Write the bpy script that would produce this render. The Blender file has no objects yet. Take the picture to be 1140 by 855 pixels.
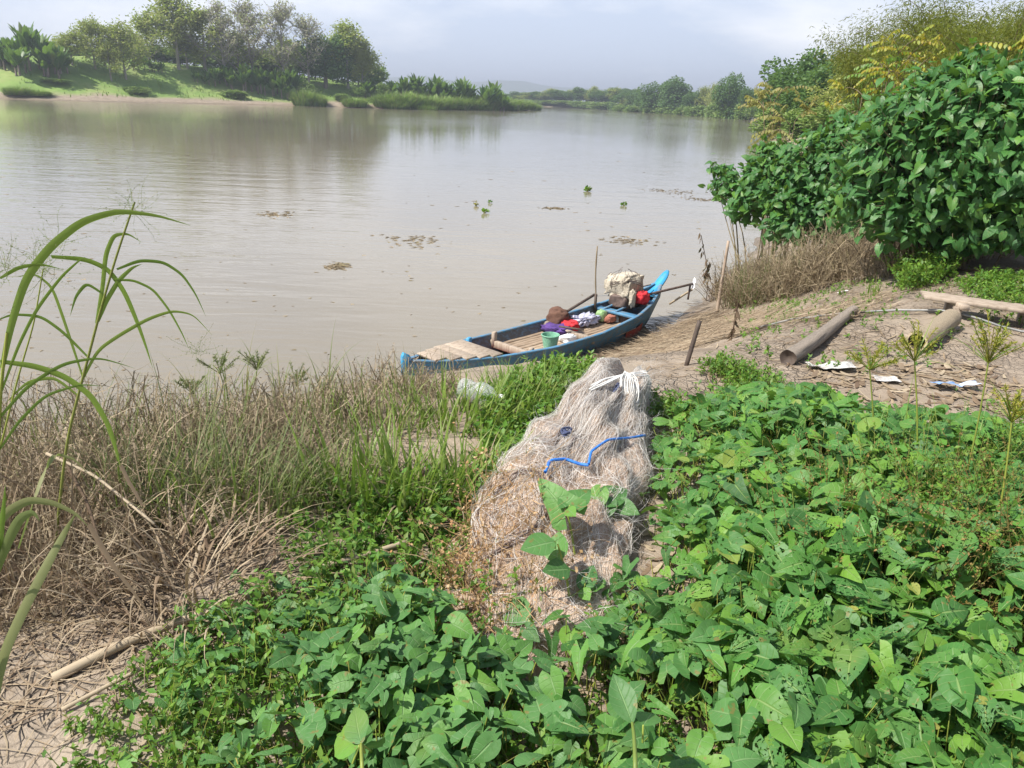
import bpy, math, random
import numpy as np
from mathutils import Vector

# ------------------------------------------------------------ camera, world, sun
F = 857.; PIT = math.atan((427.5-111)/F); ROLL = math.radians(2.2); H = 3.3
EXPO = 0.56; SUN_EL = math.radians(54); SUN_AZ = math.radians(248)   # clockwise from +Y
scene = bpy.context.scene
C = scene.collection
cam_d = bpy.data.cameras.new('camera'); cam = bpy.data.objects.new('camera', cam_d); C.objects.link(cam)
cam_d.sensor_width = 36; cam_d.lens = 36*F/1140; cam_d.clip_start = .05; cam_d.clip_end = 12000
def _rx(a): c, s = math.cos(a), math.sin(a); return np.array([[1, 0, 0], [0, c, -s], [0, s, c]])
def _rz(a): c, s = math.cos(a), math.sin(a); return np.array([[c, -s, 0], [s, c, 0], [0, 0, 1]])
RC = _rx(math.pi/2-PIT) @ _rz(ROLL)
from mathutils import Matrix
cam.matrix_world = Matrix.Translation((0, 0, H)) @ Matrix([list(r) for r in RC]).to_4x4()
scene.camera = cam
scene.view_settings.view_transform = 'Standard'; scene.view_settings.look = 'None'
scene.view_settings.gamma = 1; scene.view_settings.use_curve_mapping = False; scene.view_settings.exposure = EXPO
scene.cycles.max_bounces = 6; scene.cycles.transparent_max_bounces = 12; scene.cycles.volume_bounces = 0
scene.cycles.use_denoising = True

w = bpy.data.worlds.new("World"); scene.world = w; w.use_nodes = True
nt = w.node_tree; nt.nodes.clear()
out = nt.nodes.new('ShaderNodeOutputWorld'); bg = nt.nodes.new('ShaderNodeBackground')
sky = nt.nodes.new('ShaderNodeTexSky'); sky.sky_type = 'NISHITA'; sky.sun_disc = False
sky.sun_elevation = SUN_EL; sky.sun_rotation = SUN_AZ; sky.air_density = 1.0; sky.dust_density = 1.5; sky.ozone_density = 1.5
bg.inputs['Strength'].default_value = .084
tc = nt.nodes.new('ShaderNodeTexCoord'); mp = nt.nodes.new('ShaderNodeMapping')
mp.inputs['Scale'].default_value = (1, 1, 3.2)
nz = nt.nodes.new('ShaderNodeTexNoise'); nz.inputs['Scale'].default_value = 2.2; nz.inputs['Detail'].default_value = 7; nz.inputs['Roughness'].default_value = .55
mr = nt.nodes.new('ShaderNodeMapRange'); mr.inputs['From Min'].default_value = .45; mr.inputs['From Max'].default_value = .66
mr.inputs['To Min'].default_value = .0
mx = nt.nodes.new('ShaderNodeMix'); mx.data_type = 'RGBA'
mx.inputs['B'].default_value = (10.6, 10.7, 11.0, 1)
base = nt.nodes.new('ShaderNodeMix'); base.data_type = 'RGBA'; base.inputs['B'].default_value = (6.5, 7.4, 9.3, 1); bf_ = nt.nodes.new('ShaderNodeMath'); bf_.operation = 'MULTIPLY'; bf_.inputs[1].default_value = .82
sx = nt.nodes.new('ShaderNodeSeparateXYZ'); zr = nt.nodes.new('ShaderNodeMapRange'); zr.inputs['From Min'].default_value = .12; zr.inputs['From Max'].default_value = .62
zr.inputs['To Min'].default_value = 1; zr.inputs['To Max'].default_value = .12; zm = nt.nodes.new('ShaderNodeMath'); zm.operation = 'MULTIPLY'
L_ = nt.links.new
L_(tc.outputs['Generated'], mp.inputs['Vector']); L_(mp.outputs['Vector'], nz.inputs['Vector'])
L_(nz.outputs['Fac'], mr.inputs['Value']); L_(tc.outputs['Generated'], sx.inputs[0]); L_(sx.outputs[2], zr.inputs['Value']); L_(zr.outputs[0], zm.inputs[0]); L_(mr.outputs['Result'], zm.inputs[1]); L_(zm.outputs[0], mx.inputs['Factor'])
L_(zr.outputs[0], bf_.inputs[0]); L_(bf_.outputs[0], base.inputs['Factor']); L_(sky.outputs['Color'], base.inputs['A']); L_(base.outputs['Result'], mx.inputs['A']); L_(mx.outputs['Result'], bg.inputs['Color']); L_(bg.outputs['Background'], out.inputs['Surface'])

sd = bpy.data.lights.new('sun', 'SUN'); sun = bpy.data.objects.new('sun', sd); C.objects.link(sun)
sd.energy = 5.0; sd.angle = math.radians(.5); sd.color = (1, .95, .86)
_sv = Vector((math.sin(SUN_AZ)*math.cos(SUN_EL), math.cos(SUN_AZ)*math.cos(SUN_EL), math.sin(SUN_EL)))
sun.rotation_euler = _sv.to_track_quat('Z', 'Y').to_euler()

# ------------------------------------------------------------ helpers
rng = np.random.default_rng(7)
U = lambda a, b, n=None: rng.uniform(a, b, n)
def ray(px, py): return RC @ np.array([(px-570)/F, (427.5-py)/F, -1.])
def at(px, py, z):
    d = ray(px, py); return np.array([0, 0, H]) + d*(z-H)/d[2]
def atY(px, py, Y):
    d = ray(px, py); return np.array([0, 0, H]) + d*Y/d[1]
def unit(v): v = np.asarray(v, float); return v/np.maximum(np.linalg.norm(v, axis=-1, keepdims=True), 1e-9)
def smooth(t): t = np.clip(t, 0, 1); return t*t*(3-2*t)

class MB:
    def __init__(s): s.V = []; s.F = []; s.A = []; s.n = 0
    def add(s, V, Fs, A):
        V = np.asarray(V, float).reshape(-1, 3); Fs = np.asarray(Fs, int)
        A = np.broadcast_to(np.asarray(A, float), V.shape)
        s.V.append(V); s.A.append(A); s.F.append(Fs+s.n); s.n += len(V); return s
    def build(s, name, mat, parent=None, smooth_=True, loc=None):
        V = np.concatenate(s.V); A = np.concatenate(s.A)
        if parent is not None: off = np.array(parent.get('_loc', (0, 0, 0)), float)
        elif loc is not None: off = np.array(loc, float)
        else: off = np.zeros(3)
        V = V-off
        me = bpy.data.meshes.new(name)
        me.vertices.add(len(V)); me.vertices.foreach_set('co', V.astype(np.float32).ravel())
        li = np.concatenate([f.ravel() for f in s.F]); tot = np.concatenate([np.full(len(f), f.shape[1]) for f in s.F])
        me.loops.add(len(li)); me.loops.foreach_set('vertex_index', li.astype(np.int32))
        me.polygons.add(len(tot)); st = np.concatenate([[0], np.cumsum(tot)[:-1]])
        me.polygons.foreach_set('loop_start', st.astype(np.int32)); me.polygons.foreach_set('loop_total', tot.astype(np.int32))
        me.polygons.foreach_set('use_smooth', np.full(len(tot), bool(smooth_)))
        at_ = me.attributes.new('luv', 'FLOAT_VECTOR', 'POINT'); at_.data.foreach_set('vector', A.astype(np.float32).ravel())
        me.update(calc_edges=True); me.validate()
        me.materials.append(mat)
        o = bpy.data.objects.new(name, me); C.objects.link(o)
        if parent is not None: o.parent = parent
        elif loc is not None: o.location = [float(q) for q in loc]
        return o
def tag(o, label, cat, group=None, kind=None):
    if label: o['label'] = label
    if cat: o['category'] = cat
    if group: o['group'] = group
    if kind: o['kind'] = kind
    return o
def thing(name, label, cat, loc=(0, 0, 0), group=None):
    o = bpy.data.objects.new(name, None); C.objects.link(o); o.location = [float(q) for q in loc]
    o['_loc'] = [float(q) for q in loc]; o.empty_display_size = .2
    return tag(o, label, cat, group)
def copy_thing(o, loc, rz, sc, label, group=None):
    r = o.copy(); C.objects.link(r); r.location = [float(q) for q in loc]; r.rotation_euler = (0, 0, rz); r.scale = sc
    r['label'] = label
    if group: r['group'] = group
    for ch in [c for c in bpy.data.objects if c.parent == o]:
        c = ch.copy(); C.objects.link(c); c.parent = r
    return r

def gridF(nu, nv, wrap=False):
    """faces of a (nu rows, nv cols) vertex grid; wrap joins last col to first"""
    i = np.arange(nu-1)[:, None]; j = np.arange(nv if wrap else nv-1)[None, :]
    a = i*nv+j; b = i*nv+(j+1) % nv
    return np.stack([a, b, b+nv, a+nv], -1).reshape(-1, 4)
def repF(Fs, n, stride): return (Fs[None]+np.arange(n)[:, None, None]*stride).reshape(-1, Fs.shape[1])
def tubes(mb, P, R, k=5, rnd=None, cap=False):
    P = np.asarray(P, float)
    if P.ndim == 2: P = P[None]
    N, S, _ = P.shape; R = np.broadcast_to(np.asarray(R, float), (N, S))
    T = np.gradient(P, axis=1) if S > 2 else np.repeat(P[:, 1:]-P[:, :1], 2, axis=1)
    T = unit(T)
    m = unit(P[:, -1]-P[:, 0]); ref = np.where(np.abs(m[:, 2:3]) > .8, [[1., 0.1, 0]], [[0, 0.1, 1.]])
    n1 = unit(np.cross(T, ref[:, None])); n2 = np.cross(T, n1)
    a = np.arange(k)/k*2*math.pi
    V = P[:, :, None]+R[:, :, None, None]*(np.cos(a)[None, None, :, None]*n1[:, :, None]+np.sin(a)[None, None, :, None]*n2[:, :, None])
    if rnd is None: rnd = U(0, 1, N)
    A = np.zeros(V.shape); A[..., 0] = np.arange(k)/k; A[..., 1] = np.linspace(0, 1, S)[None, :, None]; A[..., 2] = np.broadcast_to(rnd, (N,))[:, None, None]
    mb.add(V, repF(gridF(S, k, True), N, S*k), A.reshape(-1, 3))
    if cap:
        for q in range(N):
            b = mb.n-N*S*k+q*S*k
            mb.F.append(np.array([[b+i for i in range(k)][::-1]])); mb.F.append(np.array([[b+(S-1)*k+i for i in range(k)]]))
def ribbons(mb, P, W, rnd=None, side=None, fold=0.):
    """P (N,S,3), W half-width (N,S) ; 3 columns with V fold"""
    P = np.asarray(P, float)
    if P.ndim == 2: P = P[None]
    N, S, _ = P.shape; W = np.broadcast_to(np.asarray(W, float), (N, S))
    T = unit(np.gradient(P, axis=1))
    if side is None:
        d = P[:, -1]-P[:, 0]; az = np.stack([-d[:, 1], d[:, 0], 0*d[:, 0]], -1)+rng.normal(0, 1e-3, (N, 3)); side = unit(az)
    side = np.broadcast_to(np.asarray(side, float)[:, None] if np.ndim(side) == 2 else side, P.shape)
    nrm = unit(np.cross(side, T)); side = unit(np.cross(T, nrm))
    if rnd is None: rnd = U(0, 1, N)
    cols = np.array([-1., 0, 1]) if np.any(fold) else np.array([-1., 1])
    V = P[:, :, None]+(W[:, :, None]*cols)[..., None]*side[:, :, None]+(W[:, :, None]*np.abs(cols)*fold)[..., None]*nrm[:, :, None]
    A = np.zeros(V.shape); A[..., 0] = cols; A[..., 1] = np.linspace(0, 1, S)[None, :, None]; A[..., 2] = np.broadcast_to(rnd, (N,))[:, None, None]
    k = len(cols); mb.add(V, repF(gridF(S, k), N, S*k), A.reshape(-1, 3))
def blades(mb, B, az, Lb, lean, curl, wid, S=6, fold=.25, rnd=None, wig=.0):
    N = len(B); s = np.linspace(0, 1, S)
    th = np.broadcast_to(lean, (N,))[:, None]+np.broadcast_to(curl, (N,))[:, None]*s**1.3
    a = np.broadcast_to(az, (N,))[:, None]+wig*rng.normal(0, 1, (N, 1))*s
    st = (np.broadcast_to(Lb, (N,))/(S-1))[:, None]
    d = np.stack([np.sin(th)*np.cos(a), np.sin(th)*np.sin(a), np.cos(th)], -1)*st[..., None]
    P = np.concatenate([B[:, None], B[:, None]+np.cumsum(d[:, :-1], 1)], 1)
    Wd = np.broadcast_to(wid, (N,))[:, None]*(np.clip(1-s**2.2, 0.03, 1)*(.55+.45*np.sin(np.pi*np.clip(s*1.2+.15, 0, 1))))[None]
    az0 = np.broadcast_to(az, (N,)); ribbons(mb, P, Wd, rnd, np.stack([-np.sin(az0), np.cos(az0), 0*az0], -1), fold)
    return P
_LV = np.array([0, .05, .13, .24, .37, .52, .67, .81, .92, 1])
HEART = (_LV, np.array([.13, .28, .385, .44, .445, .385, .285, .165, .07, .0]), .30)
OVATE = (_LV, np.array([.02, .10, .20, .28, .32, .31, .255, .165, .075, .0]), .0)
ARROW = (_LV, np.array([.22, .38, .43, .36, .29, .24, .18, .11, .05, .0]), .42)
LANCE = (_LV, np.array([.015, .04, .075, .11, .135, .14, .115, .075, .03, .0]), .0)
def leaves(mb, B, D, Nn, L, shape=HEART, asp=1., fold=.25, droop=.3, ruf=.03, rnd=None, ucols=(-1, -.5, 0, .5, 1)):
    B = np.asarray(B, float); N = len(B); D = unit(np.broadcast_to(D, B.shape)); Nn = np.broadcast_to(Nn, B.shape)
    X = unit(np.cross(D, Nn)); Z = np.cross(X, D)
    v, wd, lobe = shape; u = np.array(ucols, float)
    L = np.broadcast_to(L, (N,)); asp = np.broadcast_to(asp, (N,)); fold = np.broadcast_to(fold, (N,)); droop = np.broadcast_to(droop, (N,))
    x = wd[:, None]*u[None]                                   
    y = v[:, None]+0*u[None]-lobe*((1-v)**2)[:, None]*np.abs(u)[None]**1.1
    xx = x[None]*asp[:, None, None]; yy = np.broadcast_to(y[None], xx.shape)
    zz = fold[:, None, None]*np.abs(xx)-droop[:, None, None]*np.clip(yy, 0, 1)**2*.6+rng.normal(0, ruf, xx.shape)*np.abs(u)[None, None]
    zz = zz-.25*(np.abs(xx)**2)*2*droop[:, None, None]
    V = B[:, None, None]+L[:, None, None, None]*(xx[..., None]*X[:, None, None]+yy[..., None]*D[:, None, None]+zz[..., None]*Z[:, None, None])
    if rnd is None: rnd = U(0, 1, N)
    A = np.zeros(V.shape); A[..., 0] = u; A[..., 1] = v[None, :, None]; A[..., 2] = np.asarray(rnd)[:, None, None]
    k = len(u); mb.add(V, repF(gridF(10, k), N, 10*k), A.reshape(-1, 3))
def rhombs(mb, B, D, Nn, L, asp=.5, rnd=None):
    """small 4-vertex leaf faces bent on the midline (two triangles)"""
    B = np.asarray(B, float); N = len(B); D = unit(D); X = unit(np.cross(D, Nn)); Z = np.cross(X, D)
    L = np.broadcast_to(L, (N,))[:, None]; asp = np.broadcast_to(asp, (N,))[:, None]
    V = np.stack([B, B+L*(.45*D+.5*asp*X-.0*Z), B+L*D-L*.12*Z, B+L*(.45*D-.5*asp*X)], 1)
    if rnd is None: rnd = U(0, 1, N)
    A = np.zeros(V.shape); A[:, 1, 0] = 1; A[:, 3, 0] = -1; A[:, :, 1] = [0, .5, 1, .5]; A[..., 2] = np.asarray(rnd)[:, None]
    Fs = np.array([[0, 1, 2], [0, 2, 3]]); mb.add(V, repF(Fs, N, 4), A.reshape(-1, 3))
def rdir(n, up=0.): return unit(rng.normal(0, 1, (n, 3))+[0, 0, up])
def box(mb, c, sx, sy, sz, X=(1, 0, 0), Y=(0, 1, 0), Z=(0, 0, 1), rnd=None, bev=.12):
    """chamfered box"""
    X, Y, Z = map(unit, (X, Y, Z)); b = min(sx, sy, sz)*bev
    vs = []
    for zz, q in ((-sz/2, b), (-sz/2+b, 0), (sz/2-b, 0), (sz/2, b)):
        for (ax, ay) in ((-1, -1), (1, -1), (1, 1), (-1, 1)):
            hx, hy = sx/2-q, sy/2-q
            p1 = (ax*(hx-b*(ax*ay > 0 or 1)), ay*hy); p2 = (ax*hx, ay*(hy-b))
            seq = (p1, p2) if ax*ay < 0 else (p2, p1)
            for p in seq: vs.append((p[0], p[1], zz))
    vs = np.array(vs); V = np.asarray(c, float)+vs[:, :1]*X+vs[:, 1:2]*Y+vs[:, 2:]*Z
    r = U(0, 1) if rnd is None else rnd
    A = np.zeros(V.shape); A[:, 0] = vs[:, 0]; A[:, 1] = vs[:, 1]; A[:, 2] = r
    mb.add(V, gridF(4, 8, True), A); b0 = mb.n-32
    mb.F.append(np.array([[b0+i for i in range(8)][::-1]])); mb.F.append(np.array([[b0+24+i for i in range(8)]]))
def inpoly(x, y, poly):
    x = np.asarray(x, float); y = np.asarray(y, float); ins = np.zeros(x.shape, bool); n = len(poly); j = n-1
    for i in range(n):
        xi, yi = poly[i][:2]; xj, yj = poly[j][:2]
        c = ((yi > y) != (yj > y))
        with np.errstate(divide='ignore', invalid='ignore'): c &= x < (xj-xi)*(y-yi)/((yj-yi) if yj != yi else 1e-12)+xi
        ins ^= c; j = i
    return ins
def pdist(x, y, pl):
    d = np.full(np.shape(x), 1e12)
    for (ax, ay), (bx, by) in zip(pl[:-1], pl[1:]):
        vx, vy = bx-ax, by-ay; t = np.clip(((x-ax)*vx+(y-ay)*vy)/(vx*vx+vy*vy), 0, 1)
        d = np.minimum(d, (x-ax-t*vx)**2+(y-ay-t*vy)**2)
    return np.sqrt(d)
def vnoise(x, y, sc, seed=0):
    """cheap smooth value noise"""
    x = np.asarray(x)/sc+seed*13.7; y = np.asarray(y)/sc+seed*7.3
    xi = np.floor(x).astype(np.int64); yi = np.floor(y).astype(np.int64); fx = smooth(x-xi); fy = smooth(y-yi)
    def h(a, b):
        q = (a*374761393+b*668265263) & 0x7fffffff; q = ((q ^ (q >> 13))*1274126177) & 0x7fffffff; return (q & 0xffff)/65535.
    return (h(xi, yi)*(1-fx)+h(xi+1, yi)*fx)*(1-fy)+(h(xi, yi+1)*(1-fx)+h(xi+1, yi+1)*fx)*fy-.5

# ------------------------------------------------------------ materials
class NT:
    def __init__(s, name):
        s.m = bpy.data.materials.new(name); s.m.use_nodes = True; s.t = s.m.node_tree; s.t.nodes.clear()
        s.out = s.n('ShaderNodeOutputMaterial')
    def n(s, ty, **kw):
        x = s.t.nodes.new(ty)
        for k, v in kw.items():
            if k in x.inputs: s.set(x.inputs[k], v)
            else: setattr(x, k, v)
        return x
    def set(s, inp, v):
        if isinstance(v, bpy.types.NodeSocket): s.t.links.new(v, inp)
        else:
            if isinstance(v, (tuple, list)) and len(v) == 3 and inp.type == 'RGBA': v = (*v, 1)
            inp.default_value = v
    def noise(s, scale, detail=4, rough=.55, vec=None, out='Fac', dist=0.):
        x = s.n('ShaderNodeTexNoise'); x.inputs['Scale'].default_value = scale; x.inputs['Detail'].default_value = detail
        x.inputs['Roughness'].default_value = rough; x.inputs['Distortion'].default_value = dist
        if vec is not None: s.set(x.inputs['Vector'], vec)
        return x.outputs[out]
    def mapr(s, v, a, b, c=0., d=1., smooth_=False):
        x = s.n('ShaderNodeMapRange'); s.set(x.inputs['Value'], v)
        if smooth_: x.interpolation_type = 'SMOOTHSTEP'
        for k, q in (('From Min', a), ('From Max', b), ('To Min', c), ('To Max', d)): s.set(x.inputs[k], q)
        return x.outputs['Result']
    def mix(s, f, a, b, mode='MIX'):
        x = s.n('ShaderNodeMix', data_type='RGBA', blend_type=mode); s.set(x.inputs['Factor'], f); s.set(x.inputs['A'], a); s.set(x.inputs['B'], b); return x.outputs['Result']
    def math(s, op, a, b=0., c=None):
        x = s.n('ShaderNodeMath', operation=op); s.set(x.inputs[0], a); s.set(x.inputs[1], b)
        if c is not None: s.set(x.inputs[2], c)
        return x.outputs[0]
    def ramp(s, f, cols):
        x = s.n('ShaderNodeValToRGB'); s.set(x.inputs[0], f); e = x.color_ramp.elements
        while len(e) < len(cols): e.new(.5)
        for i, c in enumerate(cols):
            p = i/(len(cols)-1) if len(c) == 3 else c[3]
            e[i].position = p; e[i].color = (c[0], c[1], c[2], 1)
        return x.outputs['Color']
    def bump(s, h, strength, dist): return s.n('ShaderNodeBump', Height=h, Strength=strength, Distance=dist).outputs['Normal']
    def bsdf(s, col, rough=.6, spec=.5, normal=None, **kw):
        x = s.n('ShaderNodeBsdfPrincipled'); s.set(x.inputs['Base Color'], col); s.set(x.inputs['Roughness'], rough); s.set(x.inputs['Specular IOR Level'], spec)
        if normal is not None: s.set(x.inputs['Normal'], normal)
        for k, v in kw.items(): s.set(x.inputs[k], v)
        return x.outputs[0]
    def done(s, sh): s.t.links.new(sh, s.out.inputs['Surface']); return s.m

def leafmat(name, cols, vein=None, transl=.3, tcol=None, rough=.5, spec=.4, holes=0., tip=None, mottle=.16, mscale=9., spots=False, stripes=None, relief=0.):
    t = NT(name); a = t.n('ShaderNodeAttribute', attribute_name='luv'); sp = t.n('ShaderNodeSeparateXYZ', Vector=a.outputs['Vector'])
    u, v, r = sp.outputs[0], sp.outputs[1], sp.outputs[2]
    col = t.ramp(r, cols)
    geo = t.n('ShaderNodeNewGeometry')
    nz = t.noise(mscale, 3, .6, geo.outputs['Position'])
    col = t.mix(t.mapr(nz, .3, .7, 0, 1), t.mix(mottle, col, (0, 0, 0), 'MIX'), col)
    if tip is not None:
        col = t.mix(t.mapr(t.math('ADD', v, t.math('MULTIPLY', nz, .5)), 1.05, 1.25), col, tip)
    if vein is not None:
        au = t.math('ABSOLUTE', u)
        mid = t.mapr(au, .02, .10, 1, 0)
        q = t.math('SUBTRACT', v, t.math('MULTIPLY', au, .22)); q = t.math('ABSOLUTE', t.math('SUBTRACT', t.math('FRACT', t.math('MULTIPLY', q, 6.)), .5))
        sv = t.math('MULTIPLY', t.mapr(q, .0, .09, .45, 0), t.mapr(au, .5, 1, 1, .2))
        col = t.mix(t.math('MAXIMUM', t.math('MULTIPLY', mid, .75), sv), col, vein)
    if spots:
        sn = t.noise(42., 2, .5, geo.outputs['Position']); col = t.mix(t.mapr(sn, .66, .70, 0, .8), col, (.20, .17, .05))
        yl = t.noise(5., 2, .5, geo.outputs['Position']); col = t.mix(t.mapr(yl, .60, .72, 0, .35), col, (.22, .30, .05))
    if stripes: col = t.mix(t.math('MULTIPLY', t.mapr(t.math('SINE', t.math('MULTIPLY', u, 24.)), .2, 1), .35), col, stripes)
    nm = None
    if relief:
        hh = t.math('SUBTRACT', t.noise(30., 3, .5, geo.outputs['Position']), t.math('MULTIPLY', t.math('MAXIMUM', mid, sv), .8)); nm = t.bump(hh, relief, .006)
    sh = t.bsdf(col, rough, spec, nm)
    tr = t.n('ShaderNodeBsdfTranslucent'); t.set(tr.inputs['Color'], t.mix(.55, col, tcol or (.25, .42, .03)))
    m = t.n('ShaderNodeMixShader'); m.inputs[0].default_value = transl; t.t.links.new(sh, m.inputs[1]); t.t.links.new(tr.outputs[0], m.inputs[2])
    res = m.outputs[0]
    if holes:
        cv = t.n('ShaderNodeCombineXYZ'); t.set(cv.inputs[0], u); t.set(cv.inputs[1], t.math('MULTIPLY', v, 2.)); t.set(cv.inputs[2], t.math('MULTIPLY', r, 57.))
        hn = t.noise(4.2, 2, .5, cv.outputs[0])
        thr = t.mapr(t.math('FRACT', t.math('MULTIPLY', r, 13.7)), 0, 1, holes-.05, holes+.16)
        al = t.math('GREATER_THAN', hn, thr)
        tp = t.n('ShaderNodeBsdfTransparent'); m2 = t.n('ShaderNodeMixShader'); t.set(m2.inputs[0], al)
        t.t.links.new(tp.outputs[0], m2.inputs[1]); t.t.links.new(res, m2.inputs[2]); res = m2.outputs[0]
    return t.done(res)
def plain(name, c1, c2, scale=6., rough=.7, bump=.3, bdist=.01, stretch=None, spec=.4, detail=5, c3=None, byrnd=0., coord='Object', metallic=0., transl=0.):
    t = NT(name); tcn = t.n('ShaderNodeTexCoord'); vec = tcn.outputs['Object' if coord == 'luv' else coord]
    if coord == 'luv': vec = t.n('ShaderNodeAttribute', attribute_name='luv').outputs['Vector']
    if stretch: vec = t.n('ShaderNodeMapping', Vector=vec, Scale=stretch).outputs[0]
    nz = t.noise(scale, detail, .6, vec)
    col = t.ramp(t.mapr(nz, .3, .7), [c1, c2] if c3 is None else [c1, c2, c3])
    if byrnd:
        a = t.n('ShaderNodeAttribute', attribute_name='luv'); sp = t.n('ShaderNodeSeparateXYZ', Vector=a.outputs['Vector'])
        col = t.mix(1., col, t.ramp(sp.outputs[2], [(1-byrnd,)*3, (1, 1, 1)]), 'MULTIPLY')
    n2 = t.noise(scale*4, 4, .6, vec)
    nm = t.bump(n2, bump, bdist) if bump else None
    sh = t.bsdf(col, rough, spec, nm, Metallic=metallic)
    if transl:
        tr = t.n('ShaderNodeBsdfTranslucent'); t.set(tr.inputs['Color'], col)
        m = t.n('ShaderNodeMixShader'); m.inputs[0].default_value = transl; t.t.links.new(sh, m.inputs[1]); t.t.links.new(tr.outputs[0], m.inputs[2]); sh = m.outputs[0]
    return t.done(sh)

G = {}
G['creeper'] = leafmat('creeper_leaf', [(.045, .13, .035, 0), (.085, .24, .05, .2), (.065, .185, .045, .4), (.12, .29, .045, .6), (.08, .21, .055, .75), (.17, .34, .04, .86), (.15, .30, .05, .95), (.36, .33, .08, 1.)], vein=(.24, .36, .12), transl=.28, rough=.5, spec=.35, holes=.29, spots=True, relief=.5)
G['creeper_smooth'] = leafmat('creeper_leaf_whole', [(.065, .17, .05), (.11, .26, .075), (.085, .215, .06), (.15, .33, .055)], vein=(.22, .36, .15), transl=.26, rough=.5, spec=.35, spots=True, relief=.5)
G['bush'] = leafmat('bush_leaf', [(.035, .125, .035), (.06, .18, .045), (.075, .22, .05), (.05, .155, .05), (.13, .29, .04)], vein=(.13, .27, .08), transl=.3, rough=.45, spec=.4, spots=True, relief=.4)
G['yellow'] = leafmat('yellowing_leaf', [(.12, .24, .02), (.26, .33, .03), (.44, .40, .05), (.20, .30, .03), (.46, .33, .04)], transl=.4, tcol=(.6, .5, .04), rough=.5)
G['drab'] = leafmat('drab_leaf', [(.26, .28, .08), (.38, .36, .12), (.18, .23, .05), (.30, .27, .11)], transl=.4, tcol=(.5, .45, .1), rough=.6)
G['weed'] = leafmat('weed_leaf', [(.08, .20, .03), (.13, .29, .035), (.20, .34, .045), (.06, .16, .03), (.22, .30, .05)], transl=.35, rough=.5)
G['weedtan'] = leafmat('weed_seed', [(.22, .16, .05), (.30, .20, .07), (.16, .17, .03), (.28, .13, .04)], transl=.2, rough=.7)
G['grass'] = leafmat('grass_blade', [(.11, .20, .03), (.18, .29, .04), (.26, .35, .07), (.14, .24, .035), (.34, .35, .13)], vein=None, stripes=(.34, .44, .13), transl=.4, rough=.45)
G['grassdull'] = leafmat('dull_grass_blade', [(.10, .14, .05), (.17, .22, .08), (.26, .25, .12), (.12, .18, .05), (.33, .27, .17)], transl=.35, rough=.55, stripes=(.32, .34, .16))
G['dry'] = leafmat('dry_stalk', [(.16, .11, .075), (.30, .22, .145), (.42, .33, .22), (.22, .16, .11), (.50, .41, .29), (.26, .20, .13)], transl=.15, tcol=(.4, .3, .15), rough=.7, spec=.2)
G['drygrey'] = leafmat('dry_grey_twig', [(.18, .14, .09), (.32, .255, .17), (.42, .345, .23), (.24, .185, .12), (.34, .29, .16)], transl=.1, tcol=(.3, .22, .14), rough=.8, spec=.2)
G['drydark'] = leafmat('dry_dark_leaf', [(.08, .05, .035), (.17, .12, .08), (.11, .075, .05)], transl=.1, rough=.8, spec=.2)
G['tan'] = leafmat('withered_vine', [(.42, .27, .13), (.55, .38, .20), (.34, .20, .10), (.60, .45, .27), (.48, .25, .11)], transl=.25, tcol=(.6, .35, .12), rough=.75, spec=.2)
G['stem'] = leafmat('green_stem', [(.18, .26, .04), (.30, .34, .06), (.14, .20, .04), (.36, .32, .08)], transl=.0, rough=.5)
G['teak'] = leafmat('far_leaf', [(.26, .30, .08), (.38, .41, .11), (.45, .45, .16), (.31, .34, .09)], transl=.45, rough=.6, spec=.3, mscale=.3)
G['fardark'] = leafmat('far_dark_leaf', [(.05, .11, .03), (.08, .16, .04), (.11, .20, .05), (.06, .13, .04)], transl=.3, rough=.55, spec=.3, mscale=.3)
G['farpale'] = leafmat('far_pale_leaf', [(.46, .45, .28), (.55, .53, .36), (.38, .39, .20), (.60, .57, .44)], transl=.4, rough=.7, spec=.2, mscale=.3)
G['farbush'] = leafmat('far_shrub_leaf', [(.12, .21, .045), (.19, .30, .07), (.26, .36, .10), (.16, .26, .06), (.32, .35, .14)], transl=.3, rough=.6, spec=.3, mscale=.3)
G['banana'] = leafmat('banana_leaf', [(.05, .12, .03), (.08, .17, .035), (.12, .22, .04), (.06, .14, .03), (.24, .25, .08)], transl=.35, rough=.45, spec=.4, mscale=.6)
G['bamboo'] = leafmat('bamboo_leaf', [(.08, .125, .018), (.15, .195, .022), (.21, .24, .035), (.11, .15, .018), (.20, .19, .04)], transl=.4, tcol=(.35, .4, .03), rough=.5, spec=.3, mscale=.8)
G['bamboodry'] = leafmat('dry_bamboo_leaf', [(.36, .24, .10), (.44, .32, .15), (.26, .24, .07)], transl=.3, rough=.7, spec=.2, mscale=.8)
G['bark'] = plain('bark', (.12, .09, .07), (.24, .20, .16), 3, .85, .4, .03, (1, 1, .3))
G['barkpale'] = plain('pale_bark', (.24, .21, .18), (.38, .35, .31), 3, .85, .3, .03, (1, 1, .3))
G['bushstem'] = plain('bush_stem', (.16, .12, .07), (.30, .25, .14), 10, .8, .3, .005, byrnd=.4)

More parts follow.
